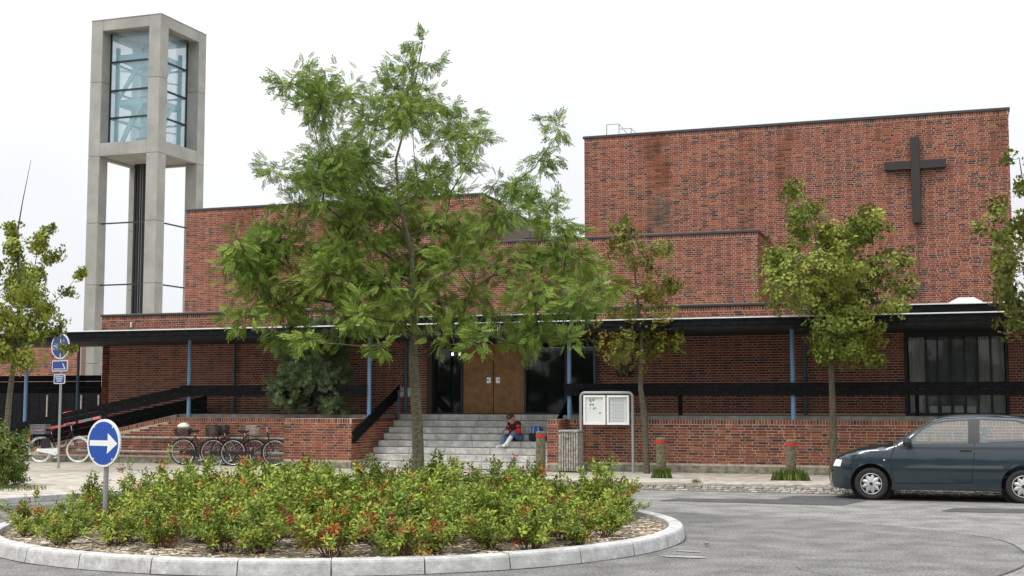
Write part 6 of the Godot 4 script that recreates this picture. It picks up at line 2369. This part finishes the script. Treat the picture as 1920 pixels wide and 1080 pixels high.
func build_island_plants() -> void:
	var leaf := shoot(21, 8, 0.46, 0.21, 0.45)
	var base := [Color(0.25, 0.31, 0.045), Color(0.175, 0.25, 0.038), Color(0.34, 0.37, 0.06), Color(0.135, 0.205, 0.03)]
	var lime := [Color(0.31, 0.36, 0.06), Color(0.24, 0.30, 0.05), Color(0.20, 0.26, 0.04)]
	var dark := [Color(0.115, 0.17, 0.028), Color(0.14, 0.19, 0.03), Color(0.20, 0.225, 0.035)]
	var kinds := []
	var common := "low yellow-green shrub among the many filling the island"
	var labels := [common, common, "darker green shrub among the many filling the island", "shrub with red and orange leaves among the many in the island", common, "low lime green shrub among the many filling the island"]
	var opts := [{"stems": 24, "tall": 0.47, "leafy": 12, "red": 0.025, "colours": base}, {"stems": 22, "tall": 0.41, "leafy": 12, "red": 0.045, "colours": base}, {"stems": 24, "tall": 0.50, "leafy": 12, "red": 0.01, "colours": dark}, {"stems": 20, "tall": 0.47, "leafy": 11, "red": 0.2, "colours": base}, {"stems": 24, "tall": 0.57, "leafy": 11, "red": 0.025, "colours": base}, {"stems": 18, "tall": 0.32, "leafy": 11, "red": 0.01, "colours": lime}]
	var spots := []
	var r := 3.86
	var step := 0.66
	var row := 0
	var z := -r
	while z <= r:
		var x := -r + (row % 2) * step * 0.5
		while x <= r:
			var p := Vector3(x + rng.randf_range(-0.16, 0.16), 0, z + rng.randf_range(-0.16, 0.16))
			if p.length() < r + 0.08 and (p - Vector3(0.45, 0, -1.4)).length() > 0.35 and (p - Vector3(-2.58, 0, 1.63)).length() > 0.22:
				spots.append(p)
			x += step
		z += step * 0.9
		row += 1
	spots.sort_custom(func(a, b): return a.dot(FW) > b.dot(FW))
	var front := []
	for p in spots:
		if p.length() > 3.35 and p.dot(FW) > 0.6: front.append(p)
	front.sort_custom(func(a, b): return a.dot(AX) < b.dot(AX))
	var nth := ["leftmost", "second from the left", "third from the left", "fourth from the left", "fifth from the left", "sixth from the left", "seventh from the left", "eighth from the left", "ninth from the left", "tenth from the left"]
	for i in spots.size():
		var p: Vector3 = spots[i]
		var edge := p.length() > 3.4
		var kind: int = [0, 1, 4, 0, 2, 1, 4, 3, 0, 1, 2, 4][rng.randi() % 12]
		if edge: kind = [0, 1, 5, 3, 1, 5][rng.randi() % 6]
		var at := ISL + p
		at.y = 0.152 - 0.07 * pow(p.length() / 4.3, 2)
		while kinds.size() < 6: kinds.append(null)
		var label: String = labels[kind]
		var across := p.dot(AX)
		var where := "around the ash trunk" if (p - Vector3(0.45, 0, -1.4)).length() < 1.1 else "at the island's left end" if across < -2.3 else "at the island's right end" if across > 2.3 else "along the island's far side" if p.dot(FW) < -1.4 else "in the left half of the island" if across < 0.0 else "in the right half of the island"
		label = label.replace("among the many filling the island", where).replace("among the many in the island", where)
		var f := front.find(p)
		if f >= 0:
			var look: String = ["yellow-green", "yellow-green", "dark green", "red-tinged", "yellow-green", "lime green"][kind]
			label = look + " shrub in the island's front row, " + (nth[f] if f < 10 else nth[front.size() - 1 - f].replace("left", "right") if front.size() - 1 - f < 10 else "near the middle")
		if kinds[kind] == null:
			var o: Dictionary = opts[kind]
			o.leaf = leaf
			kinds[kind] = shrub(label, at, o)
		else:
			var c := copy_of(kinds[kind], label, at, rng.randf() * TAU, "low shrubs planted in the island")
			var s := rng.randf_range(0.7, 1.25) * (0.85 if edge else 1.0) * (0.78 if p.dot(AX) < -2.2 else 1.0)
			c.scale = Vector3(s * rng.randf_range(0.95, 1.1), s, s * rng.randf_range(0.95, 1.1))
	# one long sprig beside the sign
	var o2: Dictionary = {"stems": 5, "tall": 1.15, "leafy": 16, "red": 0.12, "colours": lime, "leaf": leaf}
	shrub("tall loose lime green sprig left of the round arrow sign", ISL + Vector3(-2.75, 0.12, 0.55), o2)
	# wood chips over the island's soil
	var chip := brick_box(0.0)
	var xfs := []
	var cols := []
	for k in 9000:
		var a := rng.randf() * TAU
		var d := sqrt(rng.randf_range(0.25, 1.0)) * (ISL_R - 0.21)
		var y := 0.158 - 0.07 * pow(d / 4.3, 2) + rng.randf() * 0.012
		var b := Basis(UP, rng.randf() * TAU) * Basis(Vector3.RIGHT, rng.randf_range(-0.4, 0.4)) * Basis.from_scale(Vector3(rng.randf_range(0.03, 0.085), 0.007, rng.randf_range(0.012, 0.026)))
		xfs.append(Transform3D(b, ISL + Vector3(cos(a) * d, y, sin(a) * d)))
		cols.append([Color(0.52, 0.44, 0.33), Color(0.40, 0.31, 0.21), Color(0.62, 0.55, 0.43), Color(0.24, 0.16, 0.10), Color(0.56, 0.52, 0.43)][rng.randi() % 5])
	var mulch := scatter(self, "wood_chips", chip, xfs, cols, M.chip)
	tag(mulch, "pale wood chip mulch under the island shrubs", "mulch", "", "stuff")


func blade_mesh() -> ArrayMesh:
	var st := nst()
	for k in 5:
		var w := TAU * k / 5
		var d := Vector3(cos(w), 0, sin(w))
		var s := d.cross(UP) * 0.035
		var p := [Vector3.ZERO, d * 0.12 + UP * 0.5, d * 0.42 + UP * 0.86]
		quad(st, p[0] - s, p[0] + s, p[1] + s * 0.8, p[1] - s * 0.8)
		face(st, p[1] - s * 0.8, p[1] + s * 0.8, p[2])
	return st.commit()


func build_grass() -> void:
	var bl := blade_mesh()
	var cols := [Color(0.075, 0.13, 0.02), Color(0.10, 0.16, 0.03), Color(0.16, 0.17, 0.045), Color(0.06, 0.10, 0.018)]
	for t in [[-3.70, -27.65, 0.42, 0.30, 170, "wide grass tuft round the foot of the bollard by the blue car"], [-6.38, -27.62, 0.26, 0.30, 120, "grass tuft round the foot of the middle bollard"], [-9.12, -27.7, 0.18, 0.16, 50, "small grass tuft at the foot of the bollard nearest the stair"], [-5.35, -26.2, 0.12, 0.12, 30, "small weed on the flagstones between two bollards"], [-17.0, -20.2, 0.8, 0.10, 160, "low dry grass in front of the round bush at the left"]]:
		var th := thing("grass_tuft", t[5], "grass", Vector3(t[0], 0.1, t[1]))
		var xfs := []
		var cc := []
		for k in int(t[4]):
			var a := rng.randf() * TAU
			var d: float = sqrt(rng.randf()) * t[2]
			xfs.append(Transform3D(Basis(UP, rng.randf() * TAU).rotated(Vector3(sin(a), 0, -cos(a)), -0.5 * d / t[2]) .scaled(Vector3.ONE * t[3] * rng.randf_range(0.5, 1.1)), Vector3(cos(a) * d, 0.0, sin(a) * d * 0.8)))
			cc.append(cols[rng.randi() % 4])
		scatter(th, "blades", bl, xfs, cc, M.leaf)
	# moss and weeds between the setts
	var xfs := []
	var cc := []
	for k in 900:
		var x := rng.randf_range(-8.5, 5.0)
		if sin(x * 2.1) + sin(x * 5.3 + 1.0) < -0.1 and rng.randf() < 0.85: continue
		if x < -3.0 and rng.randf() < 0.6: continue
		var row := rng.randi() % 3
		xfs.append(Transform3D(Basis(UP, rng.randf() * TAU).scaled(Vector3.ONE * rng.randf_range(0.03, 0.09)), Vector3(x, 0.012 + row * 0.026, -25.44 - row * 0.165 + rng.randf_range(-0.03, 0.03))))
		cc.append(cols[rng.randi() % 4])
	tag(scatter(self, "joint_weeds", bl, xfs, cc, M.leaf), "short weeds growing in the joints of the sett strip", "weeds", "", "stuff")
	# a fallen leaf
	var st := nst()
	maple_outline(st, Vector3.ZERO, Vector3(0.8, 0.25, 0.5).normalized(), Vector3(-0.5, 0.1, 0.8).normalized(), 0.08)
	var o := part(self, "fallen_leaf", st, mat(lin(0.55, 0.44, 0.14), 0.7))
	o.position = Vector3(-3.12, 0.02, -15.75)
	tag(o, "single pale yellow fallen leaf on the road beside the island", "leaf")


func _ready() -> void:
	rng.seed = 20240611
	runs.seed = 77
	runs.frequency = 0.05
	build_camera_and_light()
	make_materials()
	make_brick_mesh()
	build_ground()
	build_church()
	build_terrace()
	build_tower()
	build_far_left()
	build_trees()
	build_island_plants()
	build_signs()
	build_furniture()
	build_bicycles()
	car("parked_car", "dark blue three-door hatchback parked at the right edge", Vector3(0, 0.0, -24.9), 0.0, M.paint)
	var rc := car("parked_car", "red car half hidden behind the ramp railing at the far left", Vector3(-31.6, 0.1, -41.6), 0.0, M.paint_red)
	rc.scale = Vector3.ONE * 0.88
	build_boy()
	build_grass()
